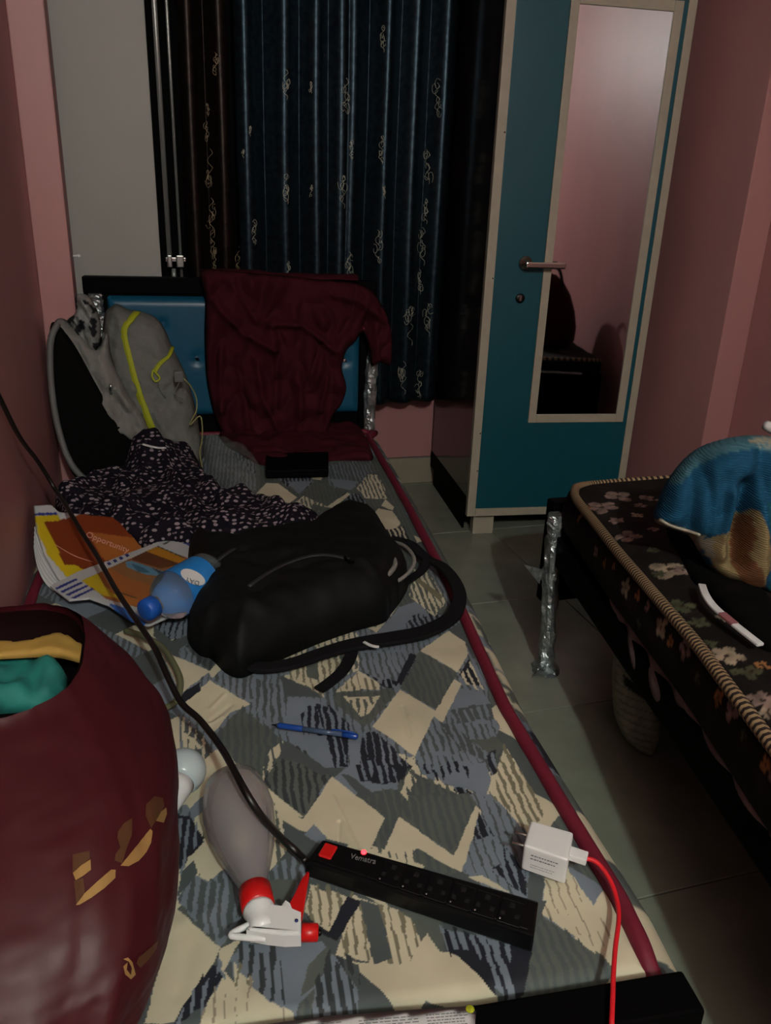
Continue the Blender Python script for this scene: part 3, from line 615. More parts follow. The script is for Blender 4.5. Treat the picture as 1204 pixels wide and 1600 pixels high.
# headboard
HA = Vector((-.185, 2.765, 0)); HB = Vector((.765, 2.70, 0)); ha = (HB-HA).normalized(); hn = Vector((ha.y, -ha.x, 0)); HW = (HB-HA).length
def hb(s0, s1, z0, z1, n0, n1, bev=.003, bm=None): return frame_box(HA, ha, VZ, hn, s0, s1, z0, z1, n0, n1, bev, 2, bm)
bm = hb(0, HW, .935, .985, -.035, .02); hb(0, .04, 0, .94, -.03, .012, .003, bm); bmobj('headboard_frame', bm, M['black_lam'], Bd)
bmobj('headboard_frame', hb(HW-.05, HW-.02, 0, .94, -.03, .005), M['black_lam'], Bd)
# upholstered panel: soft grid with dimples at the buttons
bf = Fr(HA, ha, VZ); btn = [bf.uv(252, 508), bf.uv(308, 558), bf.uv(200, 560), bf.uv(250, 612), bf.uv(365, 508), bf.uv(420, 560), bf.uv(480, 508), bf.uv(535, 560), bf.uv(365, 612), bf.uv(140, 508)]
s0, s1, z0, z1 = .07, HW-.055, .53, .928; V = []; Fc = []; nx, nz = 120, 60
for j in range(nz+1):
    for i in range(nx+1):
        s = s0+(s1-s0)*i/nx; z = z0+(z1-z0)*j/nz; e = min(s-s0, s1-s, z-z0, z1-z); h = .012+.028*sqrt(max(0, 1-(1-min(e/.03, 1))**2))
        for (bs, bz) in btn: h -= .012*math.exp(-((s-bs)**2+(z-bz)**2)/.018**2)
        V.append(HA+ha*s+VZ*z+hn*h)
for j in range(nz):
    for i in range(nx): a = j*(nx+1)+i; Fc.append((a, a+1, a+nx+2, a+nx+1))
hp = mk('headboard_panel', V, Fc, M['teal_cush'], Bd, True)
bmobj('headboard_back', hb(s0-.03, s1+.0, z0-.06, z1+.01, -.02, .013), M['black_lam'], Bd)
for (bs, bz) in btn:
    bm = bmesh.new(); bmesh.ops.create_icosphere(bm, subdivisions=1, radius=.011, matrix=Matrix.Translation(HA+ha*bs+VZ*bz+hn*.034)); bmobj('button', bm, M['crystal'], hp)
def foilpost(name, P, r, parent, seed, n=40, flare=None):
    V = []; Fc = []; P = spline(P, 12); N = len(P)
    for i, p in enumerate(P):
        t = i/(N-1)
        for k in range(14):
            a = 2*pi*k/14; q = Vector((cos(a), sin(a), 0)); rr = r*(1+.35*mnoise.noise(Vector((cos(a)*1.6, sin(a)*1.6, t*14+seed)))+.2*mnoise.noise(Vector((cos(a)*4, sin(a)*4, t*40+seed))))
            if flare and t > flare: rr *= 1+1.0*(t-flare)/(1-flare)
            V.append(p+q*rr)
    for i in range(N-1):
        for k in range(14): Fc.append((i*14+k, i*14+(k+1) % 14, (i+1)*14+(k+1) % 14, (i+1)*14+k))
    Fc.append(tuple(range(14))); Fc.append(tuple((N-1)*14+k for k in range(14))[::-1])
    return mk(name, V, Fc, M['foil'], parent)
tag(foilpost('headboard_post', [HA+ha*(HW-.0)+VZ*.80+hn*.01, HA+ha*(HW-.01)+VZ*.65+hn*.01, HA+ha*(HW-.012)+VZ*.44+hn*.01, HA+ha*(HW-.012)+VZ*.0+hn*.01], .021, Bd, 3), 'headboard post wrapped in crumpled foil')
tag(foilpost('corner_wrap', [HA+ha*.035+VZ*.935+hn*.03, HA+ha*.04+VZ*.87+hn*.032, HA+ha*.05+VZ*.80+hn*.03], .022, Bd, 8), 'crumpled foil on the headboard corner')
# ------------------------------------------------------------------ maroon garment over the headboard
fr = Fr(HA+hn*.05, ha, VZ)
Mc = empty('maroon_jacket', at(450, 700, z=.47), 'dark maroon jacket hung over the headboard, its hem lying on the mattress', 'clothing')
front = [(313, 424), (350, 422), (400, 427), (450, 431), (500, 437), (550, 441), (578, 452), (597, 478), (611, 515), (612, 550), (609, 572), (594, 566), (580, 572), (576, 548), (566, 520), (556, 532), (541, 548), (534, 575), (541, 605), (533, 632), (518, 652), (505, 700), (440, 706), (385, 700), (352, 680), (335, 650), (322, 590), (319, 520), (320, 470)]
rid = [([(335, 470), (380, 520), (430, 545)], .02, .014), ([(420, 505), (470, 505), (520, 545)], .022, .012), ([(400, 560), (410, 620), (440, 680)], .018, .012), ([(470, 600), (465, 680)], .016, .012), ([(510, 590), (500, 640)], .02, .01), ([(520, 460), (560, 470), (600, 500)], .015, .012), ([(345, 540), (345, 640)], .016, .012), ([(360, 440), (400, 500)], .014, .012), ([(585, 510), (590, 560)], .012, .012), ([(435, 540), (430, 640)], -.014, .012), ([(500, 540), (480, 600)], -.018, .01), ([(545, 500), (520, 540)], -.014, .012), ([(370, 560), (390, 680)], -.014, .012), ([(575, 480), (570, 520)], -.014, .01)]
inflate('jacket_front', front, fr, .035, M['maroon'], Mc, w=.03, g=.007, back=.004, folds=.05, ff=9, ridges=[(a, b*1.35, c) for a, b, c in rid], aniso=(1.3, .8))
V = []; Fc = []; n = 70
for j in range(9):
    a = pi*j/8
    for i in range(n+1):
        s = bf.uv(314, 424)[0]+(bf.uv(556, 450)[0]-bf.uv(314, 424)[0])*i/n; zt = 1.0-.045*max(0, (i/n-.35)/.65)
        zt = max(zt, .992); y = cos(a)*.052; hh = sin(a)*.014
        V.append(HA+ha*s+VZ*(zt+hh+.004*mnoise.noise(Vector((s*14, j*.5, 2))) - (0.0 if j < 8 else .12))+hn*(y-.006))
for j in range(8):
    for i in range(n): k = j*(n+1)+i; Fc.append((k, k+1, k+n+2, k+n+1))
mk('jacket_shoulder', V, Fc, M['maroon'], Mc, True).modifiers.new('s', 'SOLIDIFY').thickness = .006
inflate('jacket_hem', [(345, 672), (400, 655), (470, 655), (520, 648), (552, 656), (568, 672), (577, 692), (583, 712), (560, 714), (512, 716), (470, 722), (420, 724), (392, 716), (366, 700), (350, 690)], bedfr(BEDZ+.0), .026, M['maroon'], Mc, w=.03, g=.008, folds=.03, ff=9, h0=.012, ridges=[([(420, 690), (540, 680)], .012, .02), ([(380, 690), (520, 705)], -.01, .02)])
tag(bmobj('flat_case', hexa([at(415, 708, z=.488), at(513, 705, z=.488), at(513, 733, z=.488), at(415, 735, z=.488)], .488, .4625, .004), M['black_lam']), 'flat black oblong case lying on the mattress at the jacket hem', 'case')
# clear polythene bag
inflate('plastic_bag', [(318, 688), (345, 690), (385, 705), (410, 735), (400, 765), (372, 772), (345, 750), (325, 730)], bedfr(BEDZ+.002), .05, M['clearbag'], None, w=.03, g=.008, folds=.02, ff=25, h0=.02)
tag(bpy.data.objects['plastic_bag'], 'crumpled clear plastic bag on the mattress between grey backpack and maroon jacket', 'bag')
# ------------------------------------------------------------------ grey backpack
Gb = empty('grey_backpack', at(200, 745, z=.47), 'grey backpack with lime green zips leaning on the headboard', 'backpack')
gf = Fr((0, 2.43, BEDZ), VX, Vector((0, .22, 1)))      # leaning plane
gp = inflate('back_panel', [(78, 512), (92, 508), (120, 545), (150, 600), (180, 650), (215, 690), (232, 720), (210, 750), (160, 756), (125, 752), (104, 722), (88, 660), (79, 590)], Fr((0, 2.33, BEDZ), VX, Vector((0, .1, 1))), .03, M['blackmat'], Gb, w=.02, g=.01, back=.01)
mc = inflate('main_compartment', [(85, 505), (100, 498), (125, 520), (150, 545), (168, 520), (175, 560), (200, 610), (225, 650), (240, 690), (225, 700), (180, 682), (165, 668), (140, 620), (115, 560), (98, 540)], Fr((0, 2.36, BEDZ), VX, Vector((0, .16, 1))), .05, M['grey2'], Gb, w=.03, g=.007, back=.02, folds=.02, ff=20, ridges=[([(100, 530), (150, 610), (190, 680)], .012, .008), ([(120, 540), (170, 640)], -.012, .008), ([(170, 610), (215, 670)], -.010, .006), ([(165, 630), (205, 685)], .01, .006), ([(185, 610), (230, 670)], .01, .006)])
fp = inflate('front_pocket', [(163, 492), (172, 480), (184, 475), (200, 483), (222, 487), (243, 496), (258, 515), (268, 540), (283, 570), (294, 596), (305, 635), (312, 675), (318, 712), (300, 728), (262, 712), (240, 700), (215, 680), (190, 655), (172, 620), (163, 580), (160, 530)], gf, .10, M['grey'], Gb, w=.06, g=.007, back=.06, folds=.014, ff=16, ridges=[([(205, 600), (240, 640), (262, 690)], .008, .01), ([(175, 590), (230, 670)], -.010, .009), ([(185, 640), (232, 690)], .008, .007), ([(180, 500), (170, 590)], -.008, .008), ([(230, 640), (285, 700)], .006, .01)])
for (P, wd) in (([(214, 488), (203, 500), (193, 518), (200, 555), (212, 600), (226, 640), (238, 670), (246, 682)], .012), ([(268, 542), (262, 556), (250, 568), (240, 582)], .0085)):
    H = hits([fp], P, .001, 5); tube('zip', H, wd, M['lime'], Gb, 8, 1, flat=.3)
    tube('zip_teeth', [h+Vector((0, -.0035, .001)) for h in H], .0022, M['lime'], Gb, 6, 1)
H = hits([fp], [(240, 578), (246, 585), (250, 592), (243, 596), (238, 588), (240, 578)], .006, 2)
if len(H) > 3: tube('zip_pull', H, .003, M['lime'], Gb, 6, 1)
H = hits([fp], [(247, 598), (251, 612), (258, 622)], .003, 2); tube('cord_tail', H, .0018, M['greyl'], Gb, 6, 1)
H = hits([fp], [(163, 520), (162, 560), (171, 610), (186, 650), (215, 684)], .001, 4); tube('seam', H, .005, M['greyl'], Gb, 8, 1)
cp = at(279, 588, Y=2.33); bmobj('cord_lock', frame_box(cp, VX, VY, VZ, -.013, .013, -.008, .008, -.016, .016, .004), M['greyl'], Gb)
yc = [at(x, y, Y=2.33+dy) for x, y, dy in ((285, 590, 0), (297, 602, .0), (306, 620, .01), (307, 640, .0), (300, 655, 0), (297, 664, 0), (312, 650, .01), (316, 668, 0), (315, 690, .0), (312, 708, 0), (316, 730, .0))]
tube('drawcord', yc, .0022, mat('pale_yellow_cord', (.22, .21, .08), .6), Gb, 6, 4)
tube('drawcord', [at(x, y, Y=2.33) for x, y in ((280, 598), (274, 612), (278, 620), (286, 624))], .0022, M['greyl'], Gb, 6, 4)
tube('panel_edge', [at(x, y, Y=Y_) for x, y, Y_ in ((90, 506, 2.34), (79, 535, 2.31), (80, 600, 2.29), (90, 665, 2.27), (106, 715, 2.25), (125, 742, 2.22), (150, 758, 2.2), (180, 762, 2.2))], .009, M['greyl'], Gb, 8, 5)
H = hits([mc], [(172, 600), (172, 616)], .004, 3)
if len(H) > 1: tube('zip_pull', H, .004, M['chrome'], Gb, 6, 1)
def scribble(X_, Y_): return (vnoise(X_*70, Y_*60, 31)+.4*vnoise(X_*150, Y_*150, 32)) > .85
o = inflate('scarf', [(118, 462), (138, 462), (152, 485), (158, 512), (155, 540), (145, 560), (128, 545), (112, 512), (105, 500), (118, 488)], Fr((0, 2.38, BEDZ), VX, Vector((0, .12, 1))), .045, M['vcloth'], None, w=.025, g=.004, back=.01, folds=.03, ff=25, basecol=(.22, .23, .22), paint=[([(100, 440), (160, 490), (160, 570), (100, 570)], (.012, .012, .015), scribble)], ridges=[([(130, 470), (145, 500), (150, 540)], .02, .01), ([(120, 500), (140, 550)], -.02, .008)])
tag(o, 'crumpled black and white printed scarf stuffed in the top of the grey backpack', 'scarf')
# ------------------------------------------------------------------ black leaf-print garment
gmt = [(84, 778), (100, 762), (130, 752), (165, 745), (190, 738), (204, 715), (205, 695), (218, 680), (233, 675), (262, 690), (285, 700), (308, 715), (325, 740), (345, 765), (375, 772), (405, 775), (440, 790), (480, 800), (505, 808), (470, 826), (420, 830), (360, 832), (320, 838), (300, 846), (262, 842), (232, 846), (190, 834), (160, 836), (128, 836), (108, 822), (92, 805)]
o = inflate('printed_garment', gmt, bedfr(BEDZ+.002), .055, M['leafprint'], None, w=.04, g=.008, folds=.045, ff=12, h0=.03, bumps=[(240, 720, .09, .08), (200, 790, .02, .06)], ridges=[([(235, 700), (215, 760), (190, 820)], .015, .018), ([(250, 720), (300, 780), (330, 830)], .015, .015), ([(130, 790), (250, 790)], .012, .015), ([(280, 740), (350, 790), (440, 805)], -.014, .014), ([(200, 720), (150, 790)], -.012, .014)])
tag(o, 'crumpled black garment with small pale leaf print lying before the grey backpack', 'clothing')
gm = o
H = hits([gm], [(223, 694), (232, 697), (248, 700), (258, 700)], .002, 3)
if len(H) > 3: tag(tube('collar_label', H, .006, M['paper'], gm, 6, 1, flat=.3), 'small white woven label')
# ------------------------------------------------------------------ magazines
YEL, ORG, DOR, WHT, NVY, BRN, SKY = (.48, .36, .01), (.30, .095, .02), (.16, .03, .008), (.42, .43, .44), (.015, .03, .20), (.10, .03, .01), (.10, .22, .32)
P1 = at(52, 790, X=-.268); P2 = at(215, 850, z=.475); P3 = at(100, 918, z=.475)
fa = plane3(P3, P2, P1)
mg = tag(empty('magazine', P3, 'yellow-bordered orange magazine with curled pages propped against the left wall', 'magazine'), group=None)
outl = [(52, 790), (79, 788), (92, 800), (200, 810), (262, 838), (215, 868), (140, 895), (103, 918), (88, 903), (68, 868), (56, 830)]
inflate('cover', outl, fa, .003, M['vpaper'], mg, w=.004, g=.004, basecol=WHT, smooth_out=1, paint=[
 ([(53, 808), (90, 806), (110, 850), (130, 885), (135, 893), (105, 905), (75, 870), (58, 835)], YEL), ([(53, 803), (88, 802), (90, 806), (53, 807)], NVY),
 ([(68, 817), (90, 815), (140, 800), (280, 830), (180, 876), (128, 892), (118, 884), (100, 885), (85, 850)], DOR), ([(138, 832), (230, 845), (262, 842), (215, 866), (165, 880), (150, 860)], ORG), ([(100, 884), (118, 885), (128, 893), (106, 902)], YEL)])
for k in range(5):
    o_ = .004+k*.006
    H = [fa.P(*fa.uv(x, y), -o_) for x, y in ((54+k, 822+4*k), (60+k, 850+5*k), (74+k, 878+5*k), (92+k*2, 905+3*k))]
    V = []
    for h in spline(H, 4): V += [h, h+fa.a*.05-fa.n*.001]
    mk('page', V, [(2*i, 2*i+1, 2*i+3, 2*i+2) for i in range(len(V)//2-1)], M['paper'], mg).modifiers.new('s', 'SOLIDIFY').thickness = .0012
tube('printed_line', [fa.P(*fa.uv(x, y), .0035) for x, y in ((86, 853), (115, 870), (145, 880))], .0007, M['pinkink'], mg, 4, 4)
textm('Opportunity', (133, 838), (200, 864), fa, M['pinkink'], mg, hs=1.5, h=.0042)
fb_ = bedfr(.482)
mb = empty('newspaper', at(200, 900, z=.48), 'folded newspaper supplement with car pictures and navy stripes beside the water bottle', 'newspaper')
outb = [(77, 917), (110, 898), (160, 880), (235, 852), (256, 838), (268, 835), (300, 840), (314, 848), (302, 866), (318, 905), (300, 950), (232, 980), (205, 972), (170, 948), (140, 937), (108, 940)]
st = [([(86+i*0+9.5*i*.9, 921+i*5.0), (118+9.5*i*.9, 906+i*5.0), (121.5+9.5*i*.9, 908+i*5), (90+9.5*i*.9, 923.4+i*5)], NVY) for i in range(4)]
sq = [([(155+i*8.6, 882.5-i*4.4), (160+i*8.6, 880-i*4.4), (164+i*8.6, 881.5-i*4.4), (159+i*8.6, 884-i*4.4)], NVY) for i in range(5)]
inflate('front_sheet', outb, fb_, .003, M['vpaper'], mb, w=.004, g=.0028, basecol=WHT, smooth_out=1, paint=[
 ([(120, 904), (165, 886), (235, 853), (292, 873), (318, 905), (255, 946), (214, 951), (165, 938), (140, 918)], ORG), ([(120, 904), (150, 893), (162, 915), (175, 928), (190, 938), (160, 932), (140, 918)], YEL), ([(165, 886), (190, 876), (240, 880), (280, 885), (250, 920), (200, 905)], (.22, .10, .035)),
 ([(215, 857), (240, 852), (290, 876), (270, 888), (230, 872)], (.40, .17, .01)), ([(225, 862), (262, 876), (285, 884), (250, 890), (205, 876)], BRN),
 ([(196, 880), (205, 878), (262, 897), (252, 902), (228, 900), (198, 888)], SKY), ([(205, 882), (222, 888), (235, 897), (215, 896)], (.03, .10, .16)), ([(237, 889), (255, 896), (249, 899)], (.02, .03, .04)),
 ([(185, 926), (214, 936), (205, 942), (188, 934)], (.03, .025, .02)), ([(190, 930), (214, 938), (222, 948), (200, 946)], (.35, .12, .02)),
 ([(240, 850), (256, 842), (292, 858), (290, 872)], WHT), ([(258, 838), (262, 837), (300, 852), (296, 855)], NVY), ([(247, 850), (255, 845), (266, 848), (258, 853)], (.05, .06, .06)), ([(243, 853), (289, 873), (288, 874.5), (241, 854)], (.05, .05, .05)),
 ([(118, 905), (235, 851), (262, 838), (272, 843), (240, 858), (128, 909)], WHT), ([(170, 944), (205, 955), (232, 976), (215, 980), (185, 962)], (.02, .10, .36)), ([(300, 846), (314, 848), (302, 858)], (.35, .35, .36))]+st+sq)
nsheet = [o for o in bpy.data.objects if o.name.startswith('front_sheet')]
for i in range(5):
    x, y = 157+i*9.4, 884.5-i*4.3; decal('navy_square', nsheet, [[(x, y), (x+4.5, y-2), (x+8, y+1.5), (x+3.5, y+3.8)]], M['navyink'], mb, 3., .0006)
# ------------------------------------------------------------------ water bottle
a0 = at(231, 952, z=.529); a1 = at(300, 912, z=.532); ax = (a1-a0).normalized(); Lb = .175
wb = empty('water_bottle', a0+ax*.1-VZ*.046, 'clear water bottle with blue label and blue cap lying on the newspaper', 'bottle')
R_ = .046
lathe('bottle_body', [(.012, .014), (.022, .016), (.030, .025), (.042, .038), (.056, R_), (.062, R_-.001), (.07, R_), (.14, R_), (.15, R_-.002), (.16, R_), (Lb, R_-.008)], a0, ax, M['water'], wb, 32)
lathe('cap', [(-.010, .016), (-.006, .0205), (.014, .021), (.016, .017)], a0, ax, M['bluecap'], wb, 28)
lb = lathe('label', [(.068, R_+.0008), (.142, R_+.0008)], a0, ax, M['bluelabel'], wb, 40, cap=False)
decal('label_print', [lb], [[(301+19*cos(t*.4)+3*sin(t*.4), 902+12*sin(t*.4)+5*cos(t*.4)) for t in range(16)]], M['paper'], wb, 3, .0008)
q = hit([lb], 301, 903, .0); nn = (q-a0); nn = (nn-ax*nn.dot(ax)).normalized(); lf = Fr(q, nn.cross(ax), ax) if False else Fr(q, ax.cross(nn), ax)
if lf.n.dot(nn) < 0: lf.n = -lf.n
textm('DAY', (312, 909), (290, 901), lf, M['ink'], wb, hs=1.0, h=.0032)
# ------------------------------------------------------------------ black backpack
Bb = empty('black_backpack', at(450, 930, z=.46), 'black backpack lying flat across the mattress with its straps spread', 'backpack')
bo = [(296, 838), (320, 830), (350, 850), (390, 842), (430, 836), (465, 832), (495, 812), (520, 800), (550, 796), (580, 802), (602, 818), (618, 845), (634, 862), (640, 880), (630, 902), (612, 925), (600, 938), (555, 950), (500, 968), (450, 988), (405, 1008), (375, 1020), (350, 1012), (328, 992), (308, 985), (290, 960), (296, 920), (306, 880), (290, 862)]
bb = inflate('body', bo, bedfr(BEDZ+.002), .10, M['blackcl'], Bb, w=.07, g=.008, folds=.012, ff=12, h0=.05, ridges=[([(395, 915), (440, 885), (490, 868), (540, 870)], -.008, .012), ([(330, 930), (480, 940), (600, 900)], .010, .02), ([(520, 820), (530, 880)], .008, .03), ([(350, 860), (400, 860), (470, 850)], .01, .02), ([(320, 870), (380, 850)], -.014, .014), ([(560, 870), (615, 890)], .012, .012)])
H = hits([bb], [(388, 917), (415, 898), (450, 880), (485, 869), (515, 868), (545, 874)], .001, 5); tube('zip', H, .005, M['zipgrey'], Bb, 8, 1, flat=.4)
H = hits([bb], [(318, 895), (345, 872), (366, 858)], .001, 4); tube('zip', H, .007, M['zipgrey'], Bb, 8, 1, flat=.4)
H = hits([bb], [(538, 872), (545, 880), (552, 880)], .003, 2); tube('zip_pull', H, .003, M['black'], Bb, 6, 1)
def bp(L, z): return [at(x, y, z=zz) for (x, y), zz in zip(L, z if isinstance(z, (list, tuple)) else [z]*len(L))]
tube('handle_piping', bp([(610, 846), (630, 852), (645, 868), (645, 885), (630, 902), (608, 914), (590, 917)], [.52, .53, .53, .52, .51, .5, .5]), .0042, M['trimgrey'], Bb, 8, 5)
tube('handle_piping', bp([(613, 868), (617, 882), (608, 896), (590, 912)], [.535, .535, .53, .52]), .0055, M['trimgrey'], Bb, 8, 5)
def ribbon(name, P, wd, th, mt, par, n=6, up=VZ):
    P = spline(P, n); V = []; Fc = []
    for i, p in enumerate(P):
        t = (P[min(i+1, len(P)-1)]-P[max(i-1, 0)]).normalized(); s = t.cross(up).normalized(); u = s.cross(t)
        ww = wd(i/(len(P)-1)) if callable(wd) else wd
        for a, b in ((-1, -1), (1, -1), (1, 1), (-1, 1)): V.append(p+s*a*ww/2+u*b*th/2)
    for i in range(len(P)-1):
        for k in range(4): Fc.append((i*4+k, i*4+(k+1) % 4, i*4+4+(k+1) % 4, i*4+4+k))
    Fc += [(3, 2, 1, 0), tuple(len(P)*4-4+k for k in range(4))]
    o = mk(name, V, Fc, mt, par); b = o.modifiers.new('b', 'BEVEL'); b.width = th*.3; b.segments = 2; return o
ribbon('shoulder_strap', bp([(612, 842), (640, 850), (665, 872), (690, 885), (708, 905), (718, 930), (712, 955), (695, 972), (660, 988), (620, 996), (575, 1003), (540, 1010), (500, 1022), (455, 1037), (410, 1043), (385, 1035), (370, 1015), (365, 1000)], [.50, .49, .485, .49, .495, .49, .48, .478]+[.475]*8+[.48, .49]), lambda t: .026+.012*math.exp(-((t-.52)/.16)**2), .008, M['strap'], Bb, 6, VZ)
ribbon('strap_tail', bp([(552, 1003), (548, 1025), (535, 1048), (515, 1066), (498, 1078)], .470), .022, .004, M['strap'], Bb)
ribbon('strap_tail', bp([(600, 930), (640, 905), (660, 890), (668, 872)], [.475, .475, .48, .49]), .02, .006, M['strap'], Bb)
ribbon('strap_badge', bp([(568, 1003), (580, 1009), (592, 1011)], [.4815, .4815, .4815]), .006, .003, M['paper'], Bb, 3)
tag(bpy.data.objects['strap_badge'], 'white patch on the strap')
# ------------------------------------------------------------------ pen, bulb, cables
p0, p1 = at(424, 1132, z=.470), at(559, 1151, z=.470); pa = (p1-p0).normalized(); PL_ = (p1-p0).length
pn = empty('ballpoint_pen', (p0+p1)/2, 'blue ballpoint pen lying on the mattress between backpack and spray bottle', 'pen')
lathe('tip', [(0, .0006), (.006, .0015), (.010, .003)], p0, pa, M['dark_metal'], pn, 12)
lathe('grip', [(.010, .0035), (.012, .0045), (.048, .0045), (.05, .004)], p0, pa, M['penblue'], pn, 14)
lathe('barrel', [(.05, .004), (PL_-.022, .004)], p0, pa, M['penclear'], pn, 14)
lathe('cap', [(PL_-.024, .0046), (PL_-.002, .0046), (PL_, .003)], p0, pa, M['penblue'], pn, 14)
tube('clip', [p0+pa*(PL_-.005)+VZ*.006, p0+pa*(PL_-.03)+VZ*.007, p0+pa*(PL_-.042)+VZ*.0055], .0014, M['penblue'], pn, 6, 3)
bc = at(286, 1205, z=.494); bx = Vector((.35, .9, .12)).normalized()
bu = empty('light_bulb', bc-VZ*.03, 'white frosted light bulb lying on the mattress against the maroon bag', 'bulb')
lathe('dome', [(.031*sin(t), max(.0005, .031*cos(t))) for t in [-.75+i*(pi/2+.75)/14 for i in range(15)]], bc, bx, M['bulbw'], bu, 28)
lathe('bulb_body', [(-.062, .013), (-.05, .016), (-.034, .0195), (-.022, .0222)], bc, bx, M['whitep'], bu, 28)
lathe('screw_base', [(-.085, .006), (-.083, .011), (-.063, .0125), (-.062, .0125)], bc, bx, M['steel'], bu, 20)
tag(tube('cable_loop', bp([(196, 985), (225, 995), (252, 1010), (270, 1035), (281, 1060), (280, 1082), (272, 1098), (255, 1108)], [.475, .48, .485, .485, .48, .475, .47, .47]), .0055, M['cablebr'], None, 8, 5), 'short olive cable curling on the mattress beside the maroon bag', 'cable')
# ------------------------------------------------------------------ spray bottle
s0_ = at(362, 1218, z=.505); s1_ = at(398, 1392, z=.500); sa = (s1_-s0_).normalized(); SL = (s1_-s0_).length
sp = empty('spray_bottle', (s0_+s1_)/2-VZ*.04, 'cloudy grey spray bottle with white and red trigger head lying on the mattress', 'bottle')
k = SL
lathe('bottle_body', [(0, .010), (.004*1, .026), (.014, .037), (.35*k*.6, .0425), (.34*k, .0445), (.50*k, .041), (.66*k, .034), (.80*k, .0255), (.90*k, .019), (.97*k, .0165), (1.02*k, .0165)], s0_, sa, M['spray'], sp, 36)
hd = lathe('collar', [(.985*k, .0165), (.99*k, .0185), (.99*k+.024, .0185), (.99*k+.026, .016)], s0_, sa, M['redp'], sp, 28)
def prism(name, px, z, th, mt, par, bev=.0015, sm=1):
    P = [at(x, y, z=z) for x, y in px]
    if sm > 1: P = spline(P, sm, True)
    bm = hexa([(p.x, p.y) for p in P], z+th/2, z-th/2, 0)
    if bev:
        bmesh.ops.bevel(bm, geom=[e for e in bm.edges if abs(e.verts[0].co.z-e.verts[1].co.z) < 1e-6], offset=bev, segments=2, affect='EDGES')
    return bmobj(name, bm, mt, par)
lathe('neck', [(0, .0165), (.006, .0175), (.010, .0155), (.022, .014), (.034, .015)], s0_+sa*(.99*k+.024), sa, M['whitep'], sp, 24)
prism('spray_head', [(401, 1442), (403, 1428), (425, 1422), (440, 1424), (446, 1415), (453, 1420), (456, 1428), (470, 1434), (470, 1470), (445, 1471), (418, 1468), (385, 1462), (388, 1458), (405, 1456)], .500, .022, M['whitep'], sp, .003)
tube('head_loop', [at(x, y, z=.499) for x, y in ((405, 1436), (385, 1447), (366, 1456), (361, 1462), (375, 1464), (395, 1466), (415, 1467))], .0035, M['whitep'], sp, 8, 4)
prism('trigger', [(483, 1368), (480, 1366), (470, 1380), (461, 1400), (451, 1418), (452, 1428), (472, 1437), (475, 1420), (478, 1400)], .500, .012, M['redp'], sp, .002)
n0 = at(471, 1457, z=.502); n1 = at(493, 1457, z=.502); na = (n1-n0).normalized()
nz_ = lathe('nozzle', [(0, .0085), (.001, .0095), (.017, .009), (.018, .006)], n0, na, M['redp'], sp, 20)
lathe('nozzle_tip', [(.018, .004), (.021, .003)], n0, na, M['dark_metal'], nz_, 12)
lathe('pivot', [(0, .002), (.001, .002)], at(463, 1439, z=.5115), VZ, M['navyink'], sp, 10)
# ------------------------------------------------------------------ power strip
TZ = .486
tc_ = [at(504, 1311, z=TZ), at(842, 1408, z=TZ), at(834, 1464, z=TZ), at(477, 1346, z=TZ)]
ps = empty('power_strip', (tc_[0]+tc_[2])/2-VZ*.035, 'black power strip with red rocker switch lying on the mattress', 'power strip')
pb = bmobj('housing', hexa(tc_, TZ, .4625, .003, 2), M['blackp'], ps)
pf = Fr(tc_[3], tc_[2]-tc_[3], tc_[0]-tc_[3]); PW = (tc_[2]-tc_[3]).length; PD = (tc_[0]-tc_[3]).length
def pbx(s0, s1, d0, d1, h0, h1, bev=0.0005, bm=None): return frame_box(pf.O, pf.a, pf.b, pf.n, s0, s1, d0, d1, h0, h1, bev, 1, bm)
bmobj('raised_panel', pbx(.008, PW-.008, .006, PD-.006, -.001, .0012), M['blackp'], ps)
uv = pf.uv(512, 1332); sw = bmobj('rocker_switch', pbx(uv[0]-.0085, uv[0]+.0085, uv[1]-.011, uv[1]+.011, 0, .004, .0015), M['redp'], ps)
lathe('indicator_lamp', [(0, .0035), (.0015, .0032), (.0025, .0015)], pf.P(*pf.uv(568, 1332)), VZ, M['led'], ps, 12)
o = textm('Vematra', (546, 1341), (586, 1350), pf, mat('grey_print', (.14, .14, .14), .5), ps, h=.0016, hs=1.3)
gi = 0
for i in range(6):
    s = .092+i*(PW-.115)/5.6+.010; bm = None
    bm = pbx(s-.013, s+.013, PD*.5-.017, PD*.5+.017, .001, .0022, .0008)
    sk_ = bmobj('socket', bm, M['blackp'], ps)
    bm = None
    for (dx, dy, rx, ry) in ((0, .010, .003, .0035), (-.008, -.004, .0025, .003), (.008, -.004, .0025, .003)):
        q = frame_box(pf.O, pf.a, pf.b, pf.n, s+dx-rx, s+dx+rx, PD*.5+dy-ry, PD*.5+dy+ry, .0020, .0024, 0, 1, bm); bm = q if bm is None else bm
    bmobj('socket_holes', bm, M['socket'], sk_)
    lathe('contact', [(0, .0016), (.0004, .0014)], pf.P(s-.010, PD*.5-.012, .0022), VZ, M['chrome'], sk_, 8)
cwp = [(478, 1346, .482), (462, 1330, .483), (440, 1310, .50), (408, 1275, .55), (385, 1240, .575), (366, 1205, .575), (345, 1168, .56), (312, 1125, .55), (283, 1098, .55), (262, 1058, .56), (240, 1010, .57), (210, 965, .57), (180, 920, .565), (152, 870, .57), (128, 832, .585), (106, 795, .60), (86, 764, .61)]
C_ = [at(x, y, z=z) for x, y, z in cwp]+[at(60, 722, X=-.245), at(30, 682, X=-.255), at(0, 622, X=-.262), at(-40, 540, X=-.27), at(-60, 470, X=-.272)]
tag(tube('power_cord', C_, .0047, M['cable'], ps, 8, 5), 'black cord running up to the left wall')
